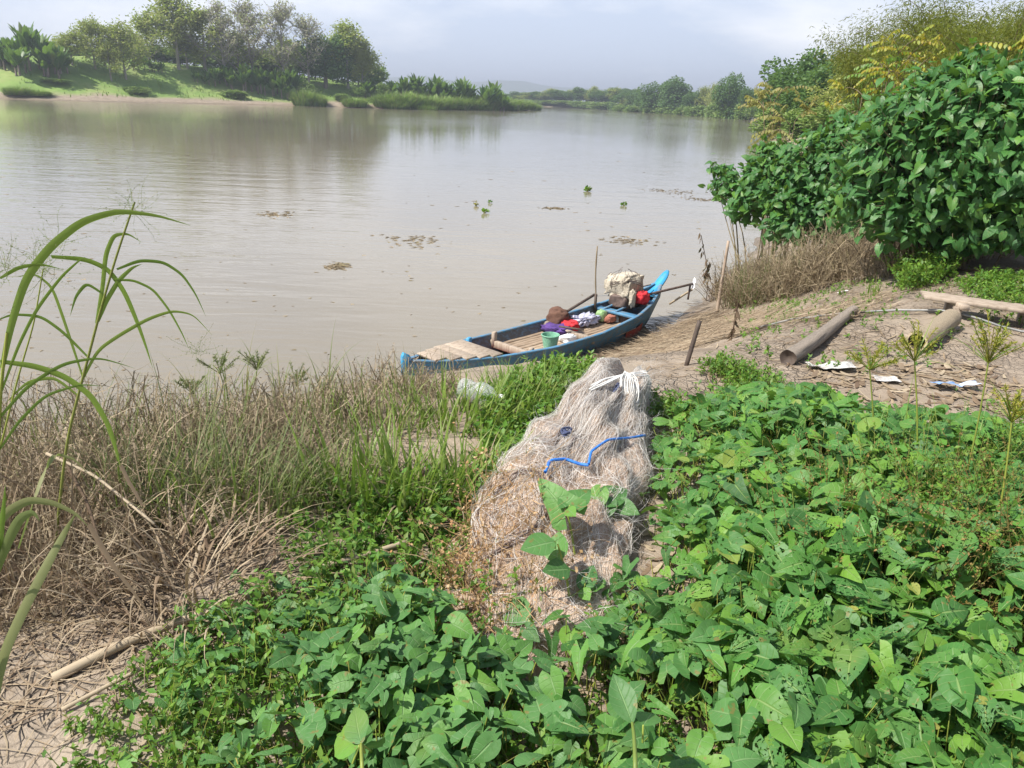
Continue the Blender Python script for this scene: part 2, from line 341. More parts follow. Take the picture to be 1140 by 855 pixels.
# ground
def groundmat():
    t = NT('mud_ground'); tcn = t.n('ShaderNodeTexCoord'); P = tcn.outputs['Object']
    big = t.noise(.35, 4, .55, P); mid = t.noise(3., 6, .6, P); fine = t.noise(38., 6, .7, P)
    col = t.ramp(t.mapr(mid, .28, .72), [(.225, .18, .135), (.325, .265, .205), (.40, .335, .265)])
    col = t.mix(t.mapr(fine, .3, .7, .0, .5), col, (.20, .15, .105))
    pt = t.noise(1.3, 3, .5, P); col = t.mix(t.mapr(pt, .52, .66, 0, .4), col, (.40, .335, .26))
    # cracks
    warp = t.n('ShaderNodeVectorMath', operation='ADD'); t.set(warp.inputs[0], P)
    wn = t.n('ShaderNodeTexNoise'); wn.inputs['Scale'].default_value = 5; wn.inputs['Detail'].default_value = 3; t.set(wn.inputs['Vector'], P)
    sc = t.n('ShaderNodeVectorMath', operation='SCALE'); t.set(sc.inputs[0], wn.outputs['Color']); sc.inputs['Scale'].default_value = .16
    t.set(warp.inputs[1], sc.outputs[0])
    def crack(s, wdt):
        vo = t.n('ShaderNodeTexVoronoi', feature='DISTANCE_TO_EDGE'); vo.inputs['Scale'].default_value = s; t.set(vo.inputs['Vector'], warp.outputs[0])
        return t.mapr(vo.outputs['Distance'], 0, wdt, 1, 0)
    c1 = crack(9., .07); c2 = crack(21., .09)
    msk = t.mapr(t.noise(1.1, 3, .5, P), .40, .58); cr = t.math('MULTIPLY', t.math('MAXIMUM', c1, t.math('MULTIPLY', c2, .6)), msk)
    col = t.mix(t.math('MULTIPLY', cr, .38), col, (.12, .09, .065))
    # height: wet near the water; grass on the high far bank
    g = t.n('ShaderNodeNewGeometry'); sp = t.n('ShaderNodeSeparateXYZ', Vector=g.outputs['Position'])
    wet = t.mapr(t.math('ADD', sp.outputs[2], t.math('MULTIPLY', mid, .25)), .16, .42, 1, 0)
    col = t.mix(t.math('MULTIPLY', wet, .6), col, (.17, .13, .09))
    far = t.mapr(sp.outputs[1], 50, 75)
    gr = t.math('MULTIPLY', far, t.mapr(t.math('ADD', sp.outputs[2], t.math('MULTIPLY', t.noise(.08, 5, .6, P), 2.5)), 2.0, 2.7))
    gcol = t.ramp(t.mapr(t.noise(.12, 6, .7, P), .3, .7), [(.12, .20, .045), (.19, .29, .07), (.29, .33, .12)])
    col = t.mix(gr, col, gcol)
    hh = t.math('ADD', t.math('MULTIPLY', mid, .6), t.math('ADD', t.math('MULTIPLY', fine, .35), t.math('MULTIPLY', cr, -.6)))
    nm = t.bump(hh, .9, .035)
    return t.done(t.bsdf(col, t.mapr(wet, 0, 1, .85, .4), .3, nm))
G['ground'] = groundmat()
def watermat():
    t = NT('muddy_water'); tcn = t.n('ShaderNodeTexCoord'); P = tcn.outputs['Object']
    n1 = t.noise(.05, 3, .5, P)
    col = t.ramp(t.mapr(n1, .3, .7), [(.215, .185, .135), (.245, .212, .158)])
    g = t.n('ShaderNodeNewGeometry')
    # ripples: long crests, gentler and broader far away
    m1 = t.n('ShaderNodeMapping', Vector=P, Rotation=(0, 0, math.radians(-28)), Scale=(.35, 1.25, 1)).outputs[0]
    m2 = t.n('ShaderNodeMapping', Vector=P, Rotation=(0, 0, math.radians(18)), Scale=(.5, 2.4, 1)).outputs[0]
    a = t.noise(.85, 4, .5, m1, dist=.6); b = t.noise(2.6, 3, .5, m2, dist=.3)
    calm = t.mapr(t.noise(.03, 4, .6, t.n('ShaderNodeMapping', Vector=P, Scale=(1, .4, 1)).outputs[0]), .38, .62, .35, 1.25)
    spw = t.n('ShaderNodeSeparateXYZ', Vector=P); near_ = t.mapr(spw.outputs[1], 14, 60, 1.4, .36); ruf = t.mapr(t.math('ADD', spw.outputs[1], t.math('MULTIPLY', t.noise(.02, 3, .5, P), 50)), 112, 145, 0, 1.2); calm = t.math('MULTIPLY', calm, t.math('ADD', near_, ruf))
    h = t.math('MULTIPLY', t.math('ADD', a, t.math('MULTIPLY', b, .30)), calm)
    nm = t.bump(h, .10, .30)
    return t.done(t.bsdf(col, .05, .5, nm, IOR=1.38))
G['water'] = watermat()

# ------------------------------------------------------------ terrain
near = [tuple(at(px, py, 0)[:2]) for px, py in ((0, 500), (150, 482), (300, 458), (430, 441), (520, 434), (600, 420), (680, 398), (740, 366), (775, 338), (800, 312), (830, 287))]
SHORE_R = [(-90, -35), (-30, -6), (-14, 3), (-8, 5.6)]+near+[(9, 28), (17, 55), (30, 98), (50, 165), (70, 245), (82, 330), (74, 420), (35, 460), (-20, 520), (-120, 640), (-420, 900), (-1500, 1500)]
POLY_R = SHORE_R+[(-7000, 5000), (7000, 7000), (7000, -4000), (-3000, -4000)]
SHORE_L = [(-7000, -1500), (-900, 60), (-300, 128), (-150, 143)]+[tuple(at(px, py, 0)[:2]) for px, py in ((0, 110), (100, 113), (200, 115), (330, 118), (440, 121.5), (520, 122.5))]+[(0, 268), (5, 300), (-6, 350), (-60, 450), (-200, 620), (-600, 860), (-7000, 2500)]
POLY_L = SHORE_L
def topz(x):   # height of the far left bank
    return np.interp(x, [-160, -95, -80, -55, -35, -15, 2], [8.2, 8.8, 8.2, 6.2, 4.4, 3.2, 1.5])
def land(x, y):
    x = np.asarray(x, float); y = np.asarray(y, float)
    dR = pdist(x, y, SHORE_R); dR = np.where(inpoly(x, y, POLY_R), dR, -dR)
    dL = pdist(x, y, SHORE_L); dL = np.where(inpoly(x, y, POLY_L), dL, -dL)
    farf = smooth((y-40)/60)
    rise = 4.6+4*farf
    hR = np.where(dR < 0, np.maximum(dR*.35, -2.), (1.7+.8*farf)*smooth(.12+.88*dR/rise)*1.0-.07*(1-smooth(dR/.5)))
    hR = hR+np.where(dR > 0, smooth((dR-7)/30)*(.6+.3*farf), 0)
    hL = np.where(dL < 0, np.maximum(dL*.3, -2.), .9*smooth(dL/5)+(topz(x)-.9)*smooth((dL-4)/24)+smooth((dL-28)/200)*2)
    big = smooth((np.hypot(x, y)-4)/40)
    n = vnoise(x, y, 1.1, 1)*.10+vnoise(x, y, .35, 2)*.045+vnoise(x, y, .13, 3)*.022+big*vnoise(x, y, 9, 4)*.5*(farf)
    return np.maximum(hR, hL)+np.where((dR > 0) | (dL > 0), n, n*.3)
def gz(x, y): return land(x, y)
def ground_at(px, py, z0=1.7, it=12):
    z = z0
    for _ in range(it):
        p = at(px, py, z); z = .5*z+.5*float(land(p[0], p[1]))
    p = at(px, py, z); return np.array([p[0], p[1], float(land(p[0], p[1]))])
phi = np.unique(np.concatenate([np.linspace(-180, -50, 40), np.linspace(-50, 50, 620), np.linspace(50, 180, 40)]))[:-1]*math.pi/180
rr = np.concatenate([[.02, .4, .7], np.geomspace(.9, 20, 330), np.geomspace(20.3, 420, 210), np.geomspace(430, 6500, 40)])
gx = rr[:, None]*np.sin(phi)[None]; gy = rr[:, None]*np.cos(phi)[None]
gzz = land(gx, gy); mb = MB(); V = np.stack([gx, gy, gzz], -1); mb.add(V, gridF(len(rr), len(phi), True)[:, ::-1], 0)
tag(mb.build('ground', G['ground']), None, None, kind='structure')
mb = MB(); mb.add([(-7000, -6000, 0), (7000, -6000, 0), (7000, 7500, 0), (-7000, 7500, 0)], [[0, 1, 2, 3]], 0)
tag(mb.build('water', G['water']), None, None, kind='structure')
# distant hills
mb = MB(); X = np.linspace(-1900, 900, 120); rows = []
for k, (dy, f) in enumerate(((0, 0.), (150, .55), (320, 1), (600, .7), (900, 0.))):
    hgt = np.maximum(0, 62+40*vnoise(X, X*0, 700, 5)+22*vnoise(X, X*0, 190, 6)+8*vnoise(X, X*0, 60, 7))*smooth((X+1900)/500)*smooth((900-X)/700)
    rows.append(np.stack([X, 3000+dy+0*X, -2+f*hgt], -1))
mb.add(np.array(rows), gridF(5, 120), 0)
tag(mb.build('hills', plain('hill', (.05, .09, .04), (.08, .12, .05), .01, .9, 0)), None, None, kind='structure')
# air
hz = NT('haze'); pv = hz.n('ShaderNodeVolumePrincipled'); pv.inputs['Color'].default_value = (.82, .88, 1.0, 1); pv.inputs['Density'].default_value = .0006; pv.inputs['Anisotropy'].default_value = .35
hz.t.links.new(pv.outputs[0], hz.out.inputs['Volume'])
mb = MB(); x0, x1, y0, y1, z0, z1 = -7600, 7600, -7600, 8200, -3.2, 76
mb.add([(x0, y0, z0), (x1, y0, z0), (x1, y1, z0), (x0, y1, z0), (x0, y0, z1), (x1, y0, z1), (x1, y1, z1), (x0, y1, z1)],
       [[0, 3, 2, 1], [4, 5, 6, 7], [0, 1, 5, 4], [1, 2, 6, 5], [2, 3, 7, 6], [3, 0, 4, 7]], 0)
tag(mb.build('haze', hz.m, smooth_=False), None, None, kind='stuff')

# ------------------------------------------------------------ far trees
def limbs(mb, base, h, r0, n, spread, start=.35, curve=.3, k=5):
    """trunk plus limbs, returns limb tips"""
    s = np.linspace(0, 1, 7); lean = rng.normal(0, .04, 2)*h
    T = np.stack([base[0]+lean[0]*s**2, base[1]+lean[1]*s**2, base[2]-.3+(h+.3)*s], -1)
    tubes(mb, T, r0*(1-.8*s), 7)
    t0 = U(start, .95, n); B = np.stack([np.interp(t0, s, T[:, i]) for i in range(3)], -1)
    az = U(0, 6.28, n); ln = h*spread*(1.15-t0)*U(.7, 1.2, n); q = np.linspace(0, 1, 5)
    up = U(.5, 1.2, n)
    P = B[:, None]+(np.stack([np.cos(az), np.sin(az), up], -1)*ln[:, None])[:, None]*q[None, :, None]
    P = P+rng.normal(0, 1, P.shape)*(ln*.05)[:, None, None]*q[None, :, None]
    tubes(mb, P, (r0*.35*(1.1-t0))[:, None]*(1-.85*q)[None]+.01, 4)
    return P
def crown_pts(blobs, n, shell=.55):
    bl = np.array(blobs); vol = (bl[:, 3]*bl[:, 4]*bl[:, 5])**.75; k = rng.choice(len(bl), n, p=vol/vol.sum())
    d = rdir(n, .15); r = shell+(1-shell)*U(0, 1, n)**.7
    r = r*(1+.18*np.sin(d[:, 0]*5+k)*np.cos(d[:, 1]*4+k*2))
    P = bl[k, :3]+d*bl[k, 3:6]*r[:, None]
    return P, d
def make_tree(name, kind, label, h=10., R=4.):
    t = thing(name, label, 'tree')
    mb = MB(); cr = MB()
    if kind == 'dense':
        P = limbs(mb, (0, 0, 0), h*.75, R*.09, 14, .5)
        bl = [(0, 0, h*.66, R*.72, R*.72, h*.30)]+[(R*.62*math.cos(a)*q, R*.62*math.sin(a)*q, h*z, R*.42, R*.42, h*.17) for a, q, z in zip(U(0, 6.28, 13), U(.5, 1.15, 13), U(.22, .88, 13))]
        B, d = crown_pts(bl, 5200, .45); rhombs(cr, B, unit(d+rdir(len(B))*.9+[0, 0, -.3]), unit(d+rdir(len(B))*.8+[0, 0, .5]), h*U(.03, .055, len(B)), .7); m = G['fardark']
    elif kind == 'teak':
        P = limbs(mb, (0, 0, 0), h*.92, R*.05, 34, .42, .14)
        tips = P[:, 2:].reshape(-1, 3); k = rng.choice(len(tips), 4600); d = rdir(4600, .1)
        B = tips[k]+d*np.minimum(np.abs(rng.normal(0, 1, (4600, 1))), 1.7)*R*.19; rhombs(cr, B, unit(d+rdir(4600)+[0, 0, -.3]), rdir(4600, 1.), h*U(.022, .042, 4600), .75); m = G['teak']
    elif kind == 'bare':
        P = limbs(mb, (0, 0, 0), h*.9, R*.045, 34, .42, .22)
        tips = P[:, 1:].reshape(-1, 3); k = rng.choice(len(tips), 700); az = rdir(700, 1.1); q = np.linspace(0, 1, 3)
        Q = tips[k][:, None]+az[:, None]*(h*U(.05, .13, 700))[:, None, None]*q[None, :, None]+rng.normal(0, h*.006, (700, 3, 3))
        ribbons(mb, Q, h*.0022, side=rdir(700))
        B = Q[:, 1:].reshape(-1, 3)[rng.choice(1400, 1500)]+rng.normal(0, h*.012, (1500, 3)); rhombs(cr, B, rdir(1500, -.2), rdir(1500, .8), h*U(.016, .03, 1500), .7); m = G['farpale']
    elif kind == 'shrub':
        P = limbs(mb, (0, 0, 0), h*.6, R*.04, 10, .6, .1)
        bl = [(R*.6*math.cos(a)*q, R*.6*math.sin(a)*q, h*z, R*.5, R*.5, h*.3) for a, q, z in zip(U(0, 6.28, 8), U(0, 1.1, 8), U(.25, .7, 8))]
        B, d = crown_pts(bl, 2400, .4); rhombs(cr, B, unit(d+rdir(len(B))*.8+[0, 0, .1]), unit(d+rdir(len(B))*.8+[0, 0, .5]), h*U(.05, .11, len(B)), .5); m = G['farbush']
    elif kind == 'reed':
        n = 900; rr_ = R*U(0, 1, n)**.6; a = U(0, 6.28, n); B = np.stack([rr_*np.cos(a), rr_*np.sin(a), -.1+0*a], -1)
        blades(cr, B, a+rng.normal(0, .7, n), h*U(.5, 1.05, n)*(1-.4*(rr_/R)**2), U(0, .35, n), U(.3, 1.5, n), h*.02, 5, 0); m = G['farbush']
        nn = 60; Bs = B[:nn]; blades(mb, Bs, a[:nn], h*U(.4, .9, nn), .1, .3, h*.012, 4, 0); t_ = mb.build('stem', G['dry'], t)
        t_.name = 'stalk'; cr.build('foliage', m, t); return t
    elif kind == 'banana':
        mb2 = []
        stems = [(rng.normal(0, R*.28), rng.normal(0, R*.28), U(.55, 1.)) for _ in range(3)]
        for (sx, sy, q) in stems:
            mb = MB(); cr = MB()
            hh = h*.30*q; s = np.linspace(0, 1, 4); T = np.stack([sx+s*rng.normal(0, .1), sy+s*0, -.1+s*hh], -1); tubes(mb, T, h*.024*(1.1-.4*s), 7)
            n = 13; az = np.arange(n)*2.4+U(0, 6); S = 9; qq = np.linspace(0, 1, S); Ln = h*.62*q*U(.8, 1.1, n); le = U(.08, .65, n); cu = U(.2, 1.25, n)
            th = le[:, None]+cu[:, None]*qq**1.4; st = Ln/(S-1)
            d = np.stack([np.sin(th)*np.cos(az)[:, None], np.sin(th)*np.sin(az)[:, None], np.cos(th)], -1)*st[:, None, None]
            P = np.concatenate([np.zeros((n, 1, 3)), np.cumsum(d[:, :-1], 1)], 1)+T[-1]
            Wd = h*.07*np.array([.1, .25, .8, 1, 1, .95, .85, .55, .05])[None]*U(.7, 1.15, (n, S))
            ribbons(cr, P, Wd, U(0, .9, n), np.stack([-np.sin(az), np.cos(az), 0*az], -1), .35)
            mb.build('trunk', G['bark'], t); cr.build('crown', G['banana'], t)
        return t
    elif kind == 'palm':
        s = np.linspace(0, 1, 6); T = np.stack([h*.05*s**2, 0*s, -.2+s*h*.8], -1); tubes(mb, T, h*.018*(1.2-.4*s), 6)
        n = 18; az = U(0, 6.28, n); P = blades(MB(), np.repeat(T[-1:], n, 0), az, h*.32, U(.1, 1.1, n), U(.8, 1.6, n), .1, 8)
        ribbons(cr, P, h*.028*np.sin(np.linspace(.15, 3.1, 8))[None], U(0, 1, n), None, -.5); m = G['fardark']
    mb.build('trunk', G['barkpale'] if kind in ('bare', 'teak') else G['bark'], t); cr.build('crown', m, t); return t

protos = {}; used = set()
def plant_tree(kind, name, px, ytop, depth, wpx, label, group=None, cat='tree', ybase=None):
    """a tree whose top shows at ytop when standing at this depth"""
    top = atY(px, ytop, depth); x = top[0]; z0 = float(land(x, depth)); h = max(top[2]-z0, 1.)
    R = .5*wpx*depth/F
    key = (kind, rng.integers(0, 3) if kind in ('dense', 'teak', 'bare', 'banana', 'shrub') else 0)
    if key not in protos:
        protos[key] = make_tree(name, kind, label, 10., 4.)
    p = protos[key]; sc = (R/4.1, R/4.1, h/10.15)
    if kind in ('banana', 'palm'): sc = (h/10.,)*3
    if key not in used:
        used.add(key); p.location = (x, depth, z0-.1); p.rotation_euler = (0, 0, U(0, 6.28)); p.scale = sc; o = p; o['label'] = label
        if group: o['group'] = group
    else: o = copy_thing(p, (x, depth, z0-.1), U(0, 6.28), sc, label, group)
    o.name = name; o['category'] = cat
    return o
GB = 'trees on the far left bank'
for i, px in enumerate(range(694, 872, 9)):
    plant_tree(('dense', 'teak', 'dense', 'dense')[i % 4], 'tree', px, 103+U(-4, 3), 430-(px-694)*.75, U(24, 36), 'hazy tree in the layered row behind the big crowns of the far right bank', 'back row of the far right bank', 'tree')
for px, yt, dp, wp in ((900, 72, 90, 70), (930, 66, 84, 80), (962, 70, 78, 80), (985, 62, 70, 80)):
    plant_tree('dense' if px < 950 else 'teak', 'tree', px, yt, dp, wp, 'leafy tree filling the right bank woods behind the bush', 'filling trees of the right bank woods', 'tree')
far = [
 ('teak', 75, 36, 175, 55, 'thin leafy tree just right of the leftmost banana clump'),
 ('teak', 52, 44, 186, 50, 'small olive tree behind the leftmost banana clump'),
 ('teak', 98, 18, 178, 50, 'slender olive tree with an open crown near the left edge of the far bank'),
 ('teak', 132, 22, 180, 56, 'loose olive tree on the far bank above the bright green field'),
 ('teak', 160, 14, 191, 60, 'olive green tree left of the tallest tree across the river'),
 ('teak', 190, -10, 196, 75, 'tallest leafy tree rising out of the top of the view across the river'),
 ('teak', 222, 8, 201, 70, 'broad olive tree right beside the tallest tree on the far bank'),
 ('bare', 243, -4, 200, 75, 'pale grey half bare tree left of the middle of the far bank woods'),
 ('bare', 275, -6, 205, 85, 'tall pale grey half bare tree, widest crown of the bare ones'),
 ('teak', 262, 34, 206, 60, 'short brownish olive tree in front of the grey half bare trees'),
 ('bare', 310, -2, 208, 80, 'grey half bare tree right of the widest bare crown'),
 ('bare', 340, 14, 212, 70, 'rightmost grey half bare tree on the far bank'),
 ('teak', 318, 42, 216, 50, 'low olive tree under the right grey bare trees'),
 ('teak', 385, 24, 220, 70, 'rounded pale olive tree ending the woods on the far bank'),
 ('teak', 402, 44, 222, 44, 'small leafy tree at the right edge of the far bank woods'),
 ('dense', 360, 36, 216, 58, 'dark green round tree standing out of the pale woods across the river'),
 ('teak', 205, 38, 199, 60, 'bushy olive tree below the tallest tree on the far bank'),
 ('teak', 118, 46, 176, 44, 'low olive tree at the top of the grassy far bank'),
]
for k, px, yt, dp, wp, lb in far: plant_tree(k, 'tree', px, yt, dp, wp, lb, GB)
for px, yt, dp in ((6, 20, 168), (18, 26, 166), (30, 17, 169), (42, 24, 168), (52, 30, 167), (61, 36, 170), (-12, 24, 168)):
    plant_tree('banana', 'banana_plant', px, yt, dp, 20, 'dark green banana plant in the leftmost clump on the far bank', 'banana plants in the leftmost clump', 'banana plant')
for px, yt, dp in ((150, 58, 184), (163, 60, 186), (176, 62, 187), (218, 72, 190), (232, 70, 191), (246, 60, 194), (258, 63, 194), (270, 56, 196), (282, 60, 197), (296, 65, 198), (310, 72, 198), (325, 70, 200)):
    plant_tree('banana', 'banana_plant', px, yt-1, dp+3, 20, 'green banana plant in the row at the foot of the far bank woods', 'banana plants along the foot of the woods', 'banana plant')
for px, yt, dp in ((408, 80, 216), (420, 74, 222), (432, 77, 219), (445, 72, 225), (457, 76, 226), (466, 71, 228), (477, 76, 230), (489, 78, 232), (500, 77, 234), (512, 80, 236), (524, 76, 238), (536, 81, 240), (548, 84, 244), (559, 88, 248)):
    plant_tree('banana', 'banana_plant', px, yt, dp, 20, 'banana plant in the low row right of the woods near the river bend', 'banana plants toward the river bend', 'banana plant')
for i, (px, yt, dp, wp) in enumerate(((88, 52, 186, 50), (108, 56, 188, 46), (128, 50, 192, 50), (146, 46, 194, 50), (170, 50, 196, 50), (192, 52, 198, 50), (214, 50, 200, 54), (238, 54, 204, 54), (262, 50, 208, 54), (286, 56, 210, 50), (308, 54, 212, 54), (332, 50, 216, 54), (350, 58, 218, 46), (374, 56, 220, 50), (398, 62, 222, 46), (415, 72, 224, 40), (70, 58, 184, 40))):
    plant_tree('shrub', 'shrub', px, yt, dp+12, wp, 'tall olive undergrowth bush filling the gaps between the far bank trees', 'undergrowth of the far bank woods', 'shrub')
SH = 'shrubs on the slope of the far left bank'
for i, (px, yt, dp, wp) in enumerate(((8, 74, 163, 30), (64, 88, 159, 34), (150, 92, 167, 34), (262, 96, 184, 36), (340, 86, 196, 30), (378, 100, 199, 22), (420, 104, 203, 22), (425, 88, 210, 26), (400, 92, 207, 22))):
    plant_tree('shrub', 'shrub', px, yt+3.5, dp+7, wp, 'leafy green shrub among others on the grassy slope of the far left bank', SH, 'shrub')
for i, (px, yt, dp, wp) in enumerate(((18, 92, 156, 26), (42, 97, 157, 22), (338, 92, 197, 24), (352, 100, 198, 20), (395, 104, 201, 24), (432, 98, 205, 30), (448, 94, 208, 34), (462, 98, 212, 30), (478, 100, 216, 30), (494, 101, 224, 28), (508, 102, 230, 28), (524, 101, 236, 30), (540, 102, 245, 30), (556, 103, 255, 30), (570, 104, 265, 28), (583, 107, 276, 24), (594, 112, 288, 16), (440, 108, 204, 26), (470, 110, 208, 24), (500, 112, 224, 24), (530, 113, 236, 24), (560, 114, 254, 24))):
    plant_tree('reed', 'reed_clump', px, yt, dp, wp, 'clump of tall pale green reeds in the belt along the far left waterline', 'reed clumps along the far left bank', 'reeds')
n = 16000; B = np.stack([U(-190, 8, n), U(136, 300, n), np.zeros(n)], -1); dL = pdist(B[:, 0], B[:, 1], SHORE_L); dl_ok = inpoly(B[:, 0], B[:, 1], POLY_L) & (dL < 45) & (dL > 3.5) & (vnoise(B[:, 0], B[:, 1], 6, 9)+.5 > U(.1, .6, n)); B = B[dl_ok]; n = len(B); B = B+0; B[:, 2] = land(B[:, 0], B[:, 1])
mb = MB(); blades(mb, B, U(0, 6.28, n), U(.35, 1.3, n)*(.5+.9*(vnoise(B[:, 0], B[:, 1], 9, 10)+.5)), U(0, .5, n), U(.2, 1.3, n), U(.05, .14, n), 4, 0)
tag(mb.build('bank_grass', G['farbush']), None, None, kind='stuff')
# far right bank
FR = 'trees along the far right bank'
for px, yt, dp, wp, lb, k in ((732, 90, 350, 40, 'round dark green tree left of the biggest crown on the far right bank', 'dense'), (752, 86, 340, 44, 'biggest dark green round crown on the far right bank', 'dense'), (814, 80, 262, 36, 'dark green upright tree nearest the yellow leaved branches on the far bank', 'dense'),
    (786, 96, 330, 30, 'brownish half bare tree between the two dark green trees', 'teak'), (718, 104, 370, 20, 'low green tree left of the big dark crowns', 'dense'), (770, 102, 330, 26, 'low green tree right of the big dark crowns', 'dense'), (798, 92, 320, 24, 'brown tinged tree touching the upright dark tree', 'teak'), (836, 98, 250, 28, 'small dark tree hidden partly by yellow leaves', 'dense')):
    plant_tree(k, 'tree', px, yt, dp, wp, lb, FR)
for i, px in enumerate(range(574, 716, 8)):
    plant_tree(('dense', 'dense', 'teak')[i % 3], 'tree', px, 103.5-(px > 612)*5+U(-2.5, 3)-(px > 660)*1.5, 516-(px-574)*.5+U(-4, 14), U(22, 36), 'hazy small tree in the distant line beyond the river bend', 'trees in the distant line', 'tree')
for i, (px, yt, dp, wp) in enumerate(((585, 110.5, 500, 34), (600, 111, 492, 34), (615, 111.5, 484, 34), (630, 111.5, 476, 34), (645, 112, 466, 36), (660, 112.5, 455, 36), (675, 112.5, 440, 36), (690, 116, 375, 22), (705, 117, 365, 24), (724, 117, 350, 26), (742, 118, 335, 26), (760, 118, 322, 26), (778, 116, 300, 30), (795, 114, 285, 28), (812, 112, 262, 30), (828, 113, 250, 30), (846, 114, 232, 30), (862, 116, 200, 34))):
    plant_tree('shrub', 'shrub', px, yt, dp, wp, 'low green shrub on the mud edge of the far right bank', 'shrubs along the far right bank', 'shrub')
for px, yt, dp, wp, lb, k in ((893, 62, 105, 80, 'large dark green spreading tree behind the yellow leaved branches', 'dense'), (925, 56, 98, 80, 'dense green tree in the middle of the right bank woods', 'dense'), (955, 55, 92, 70, 'paler olive tree right of the dense green trees on the right bank', 'teak'), (905, 98, 85, 60, 'lower olive green tree in front of the large spreading tree', 'dense'), (940, 82, 76, 60, 'olive tree leaning over the yellow leaves on the right bank', 'teak'), (870, 100, 110, 44, 'shaded dark tree at the left edge of the right bank woods', 'dense'), (985, 50, 82, 70, 'green tree rising behind the bamboo clumps', 'dense'), (1010, 60, 60, 80, 'dark green tree behind the tall bush', 'dense')):
    plant_tree(k, 'tree', px, yt, dp, wp, lb, 'trees of the right bank woods')
for px, yt, dp, wp in ((866, 118, 92, 50), (890, 120, 80, 60), (915, 118, 66, 60), (945, 112, 55, 80), (980, 110, 46, 90), (1030, 110, 38, 110), (1090, 100, 32, 130), (1150, 100, 30, 130)):
    plant_tree('shrub', 'shrub', px, yt, dp, wp, 'olive shrub under the trees behind the large leaved bush', 'shrubs of the right bank', 'shrub')

# bamboo, top right
def bamboo(px, ytop, depth, Rm, label, dry=.0, n=26):
    x = atY(px, ytop, depth)[0]; z0 = float(land(x, depth)); h = atY(px, ytop, depth)[2]-z0
    t = thing('bamboo_clump', label, 'bamboo', (x, depth, z0), 'bamboo clumps above the bush')
    cu = MB(); cr = MB(); a = U(0, 6.28, n); s = np.linspace(0, 1, 9)
    B = np.stack([x+.5*np.cos(a)*U(0, 1, n), depth+.5*np.sin(a)*U(0, 1, n), z0-.1+0*a], -1)
    hh = h*U(.75, 1.08, n); out_ = Rm*U(.3, 1.05, n)
    P = B[:, None]+np.stack([np.cos(a)[:, None]*out_[:, None]*s**2.2, np.sin(a)[:, None]*out_[:, None]*s**2.2, hh[:, None]*(s-.22*s**4)], -1)
    tubes(cu, P, .045*(1-.85*s)[None]*np.ones((n, 1)), 5); cu.build('culms', G['bushstem'], t)
    m = 42000; k = rng.choice(n, m); q = U(.25, 1, m)**.8; Q = np.stack([np.array([np.interp(q[i], s, P[k[i], :, c]) for i in range(m)]) for c in range(3)], -1)
    d = rdir(m, -.1); off = d*np.minimum(np.abs(rng.normal(0, 1, (m, 1))), 1.5)*Rm*.19*(.5+q[:, None])
    clump = rng.normal(0, 1, (400, 3))*Rm*.07
    Q = Q+off*.5+clump[rng.choice(400, m)]
    rhombs(cr, Q, unit(d+[0, 0, -.7]+rdir(m)*.4), rdir(m, .8), U(.08, .16, m)*(depth/24), .18)
    cr.build('crown', G['bamboodry' if dry else 'bamboo'], t)
bamboo(1030, -8, 30, 2.8, 'feathery olive bamboo clump left of the other bamboos above the bush')
bamboo(1085, -40, 26, 3.0, 'tallest feathery olive bamboo clump, reaching out of the top of the view')
bamboo(1140, -30, 22, 2.8, 'olive bamboo clump at the right edge above the bush')
bamboo(1150, 40, 14.5, 1.2, 'dry straw coloured bamboo clump at the right edge beside the bush', 1, 14)
bamboo(1000, 26, 36, 2.0, 'small thin topped bamboo clump at the left end of the bamboos', 0, 18)

# yellow leaved legume saplings between bush and woods
def legume(px, py, depth, label, spots, mat, name='sapling'):
    """spots: (px,py) ends of leafy branches, each with pinnate leaves hanging in rows"""
    x = atY(px, py, depth)[0]; z0 = float(land(x, depth)); t = thing(name, label, 'sapling', (x, depth, z0), 'yellowing saplings behind the bush')
    st = MB(); lf = MB(); foot = np.array([x, depth, z0-.1])
    for (sx, sy, ex, ey) in spots:
        a = atY(sx, sy, depth+U(-.4, .4)); b = atY(ex, ey, depth+U(-.6, .6)); s = np.linspace(0, 1, 10)[:, None]
        mid = (foot+a)/2+[0, 0, .6]; st_ = foot*(1-s)**2+2*mid*s*(1-s)+a*s**2; tubes(st, st_, .018*(1.1-.7*s[:, 0]), 5)
        c = (a+b)/2+[0, 0, .25*np.linalg.norm(b-a)]; P = a*(1-s)**2+2*c*s*(1-s)+b*s**2; tubes(st, P, .010*(1.1-.8*s[:, 0]), 4)
        for j in range(7):
            q = rng.integers(1, 10); p0 = P[q]; d0 = unit(rdir(1)[0]*[1, 1, .5]+unit(b-a)*.7+[0, 0, .1]); ln = U(.3, .5)
            r = np.linspace(0, 1, 8)[:, None]; R_ = p0+d0*ln*r+[0, 0, -.35*ln]*r**2; tubes(st, R_, .003, 3)
            side = unit(np.cross(d0, [0, 0, 1]))
            for sg in (-1, 1):
                Bq = R_[1:]; leaves(lf, Bq, unit(side*sg*.8+d0*.3+[0, 0, -.9]+rng.normal(0, .15, (7, 3))), unit(side*sg+[0, 0, .6]+0*Bq), U(.06, .10, 7), OVATE, .8, .15, .3, 0, ucols=(-1, 0, 1))
    st.build('branches', G['bushstem'], t); lf.build('foliage', mat, t)
legume(868, 150, 18.5, 'thin khaki leaved sapling overhanging the water left of the bush', [(858, 108, 840, 96), (862, 112, 882, 98), (850, 125, 848, 108), (870, 130, 862, 150), (850, 120, 834, 112)], G['drab'])
legume(880, 150, 16.8, 'small khaki sapling with drooping leaves at the water end of the bush', [(880, 140, 862, 128), (885, 135, 900, 122), (870, 145, 856, 150)], G['drab'])
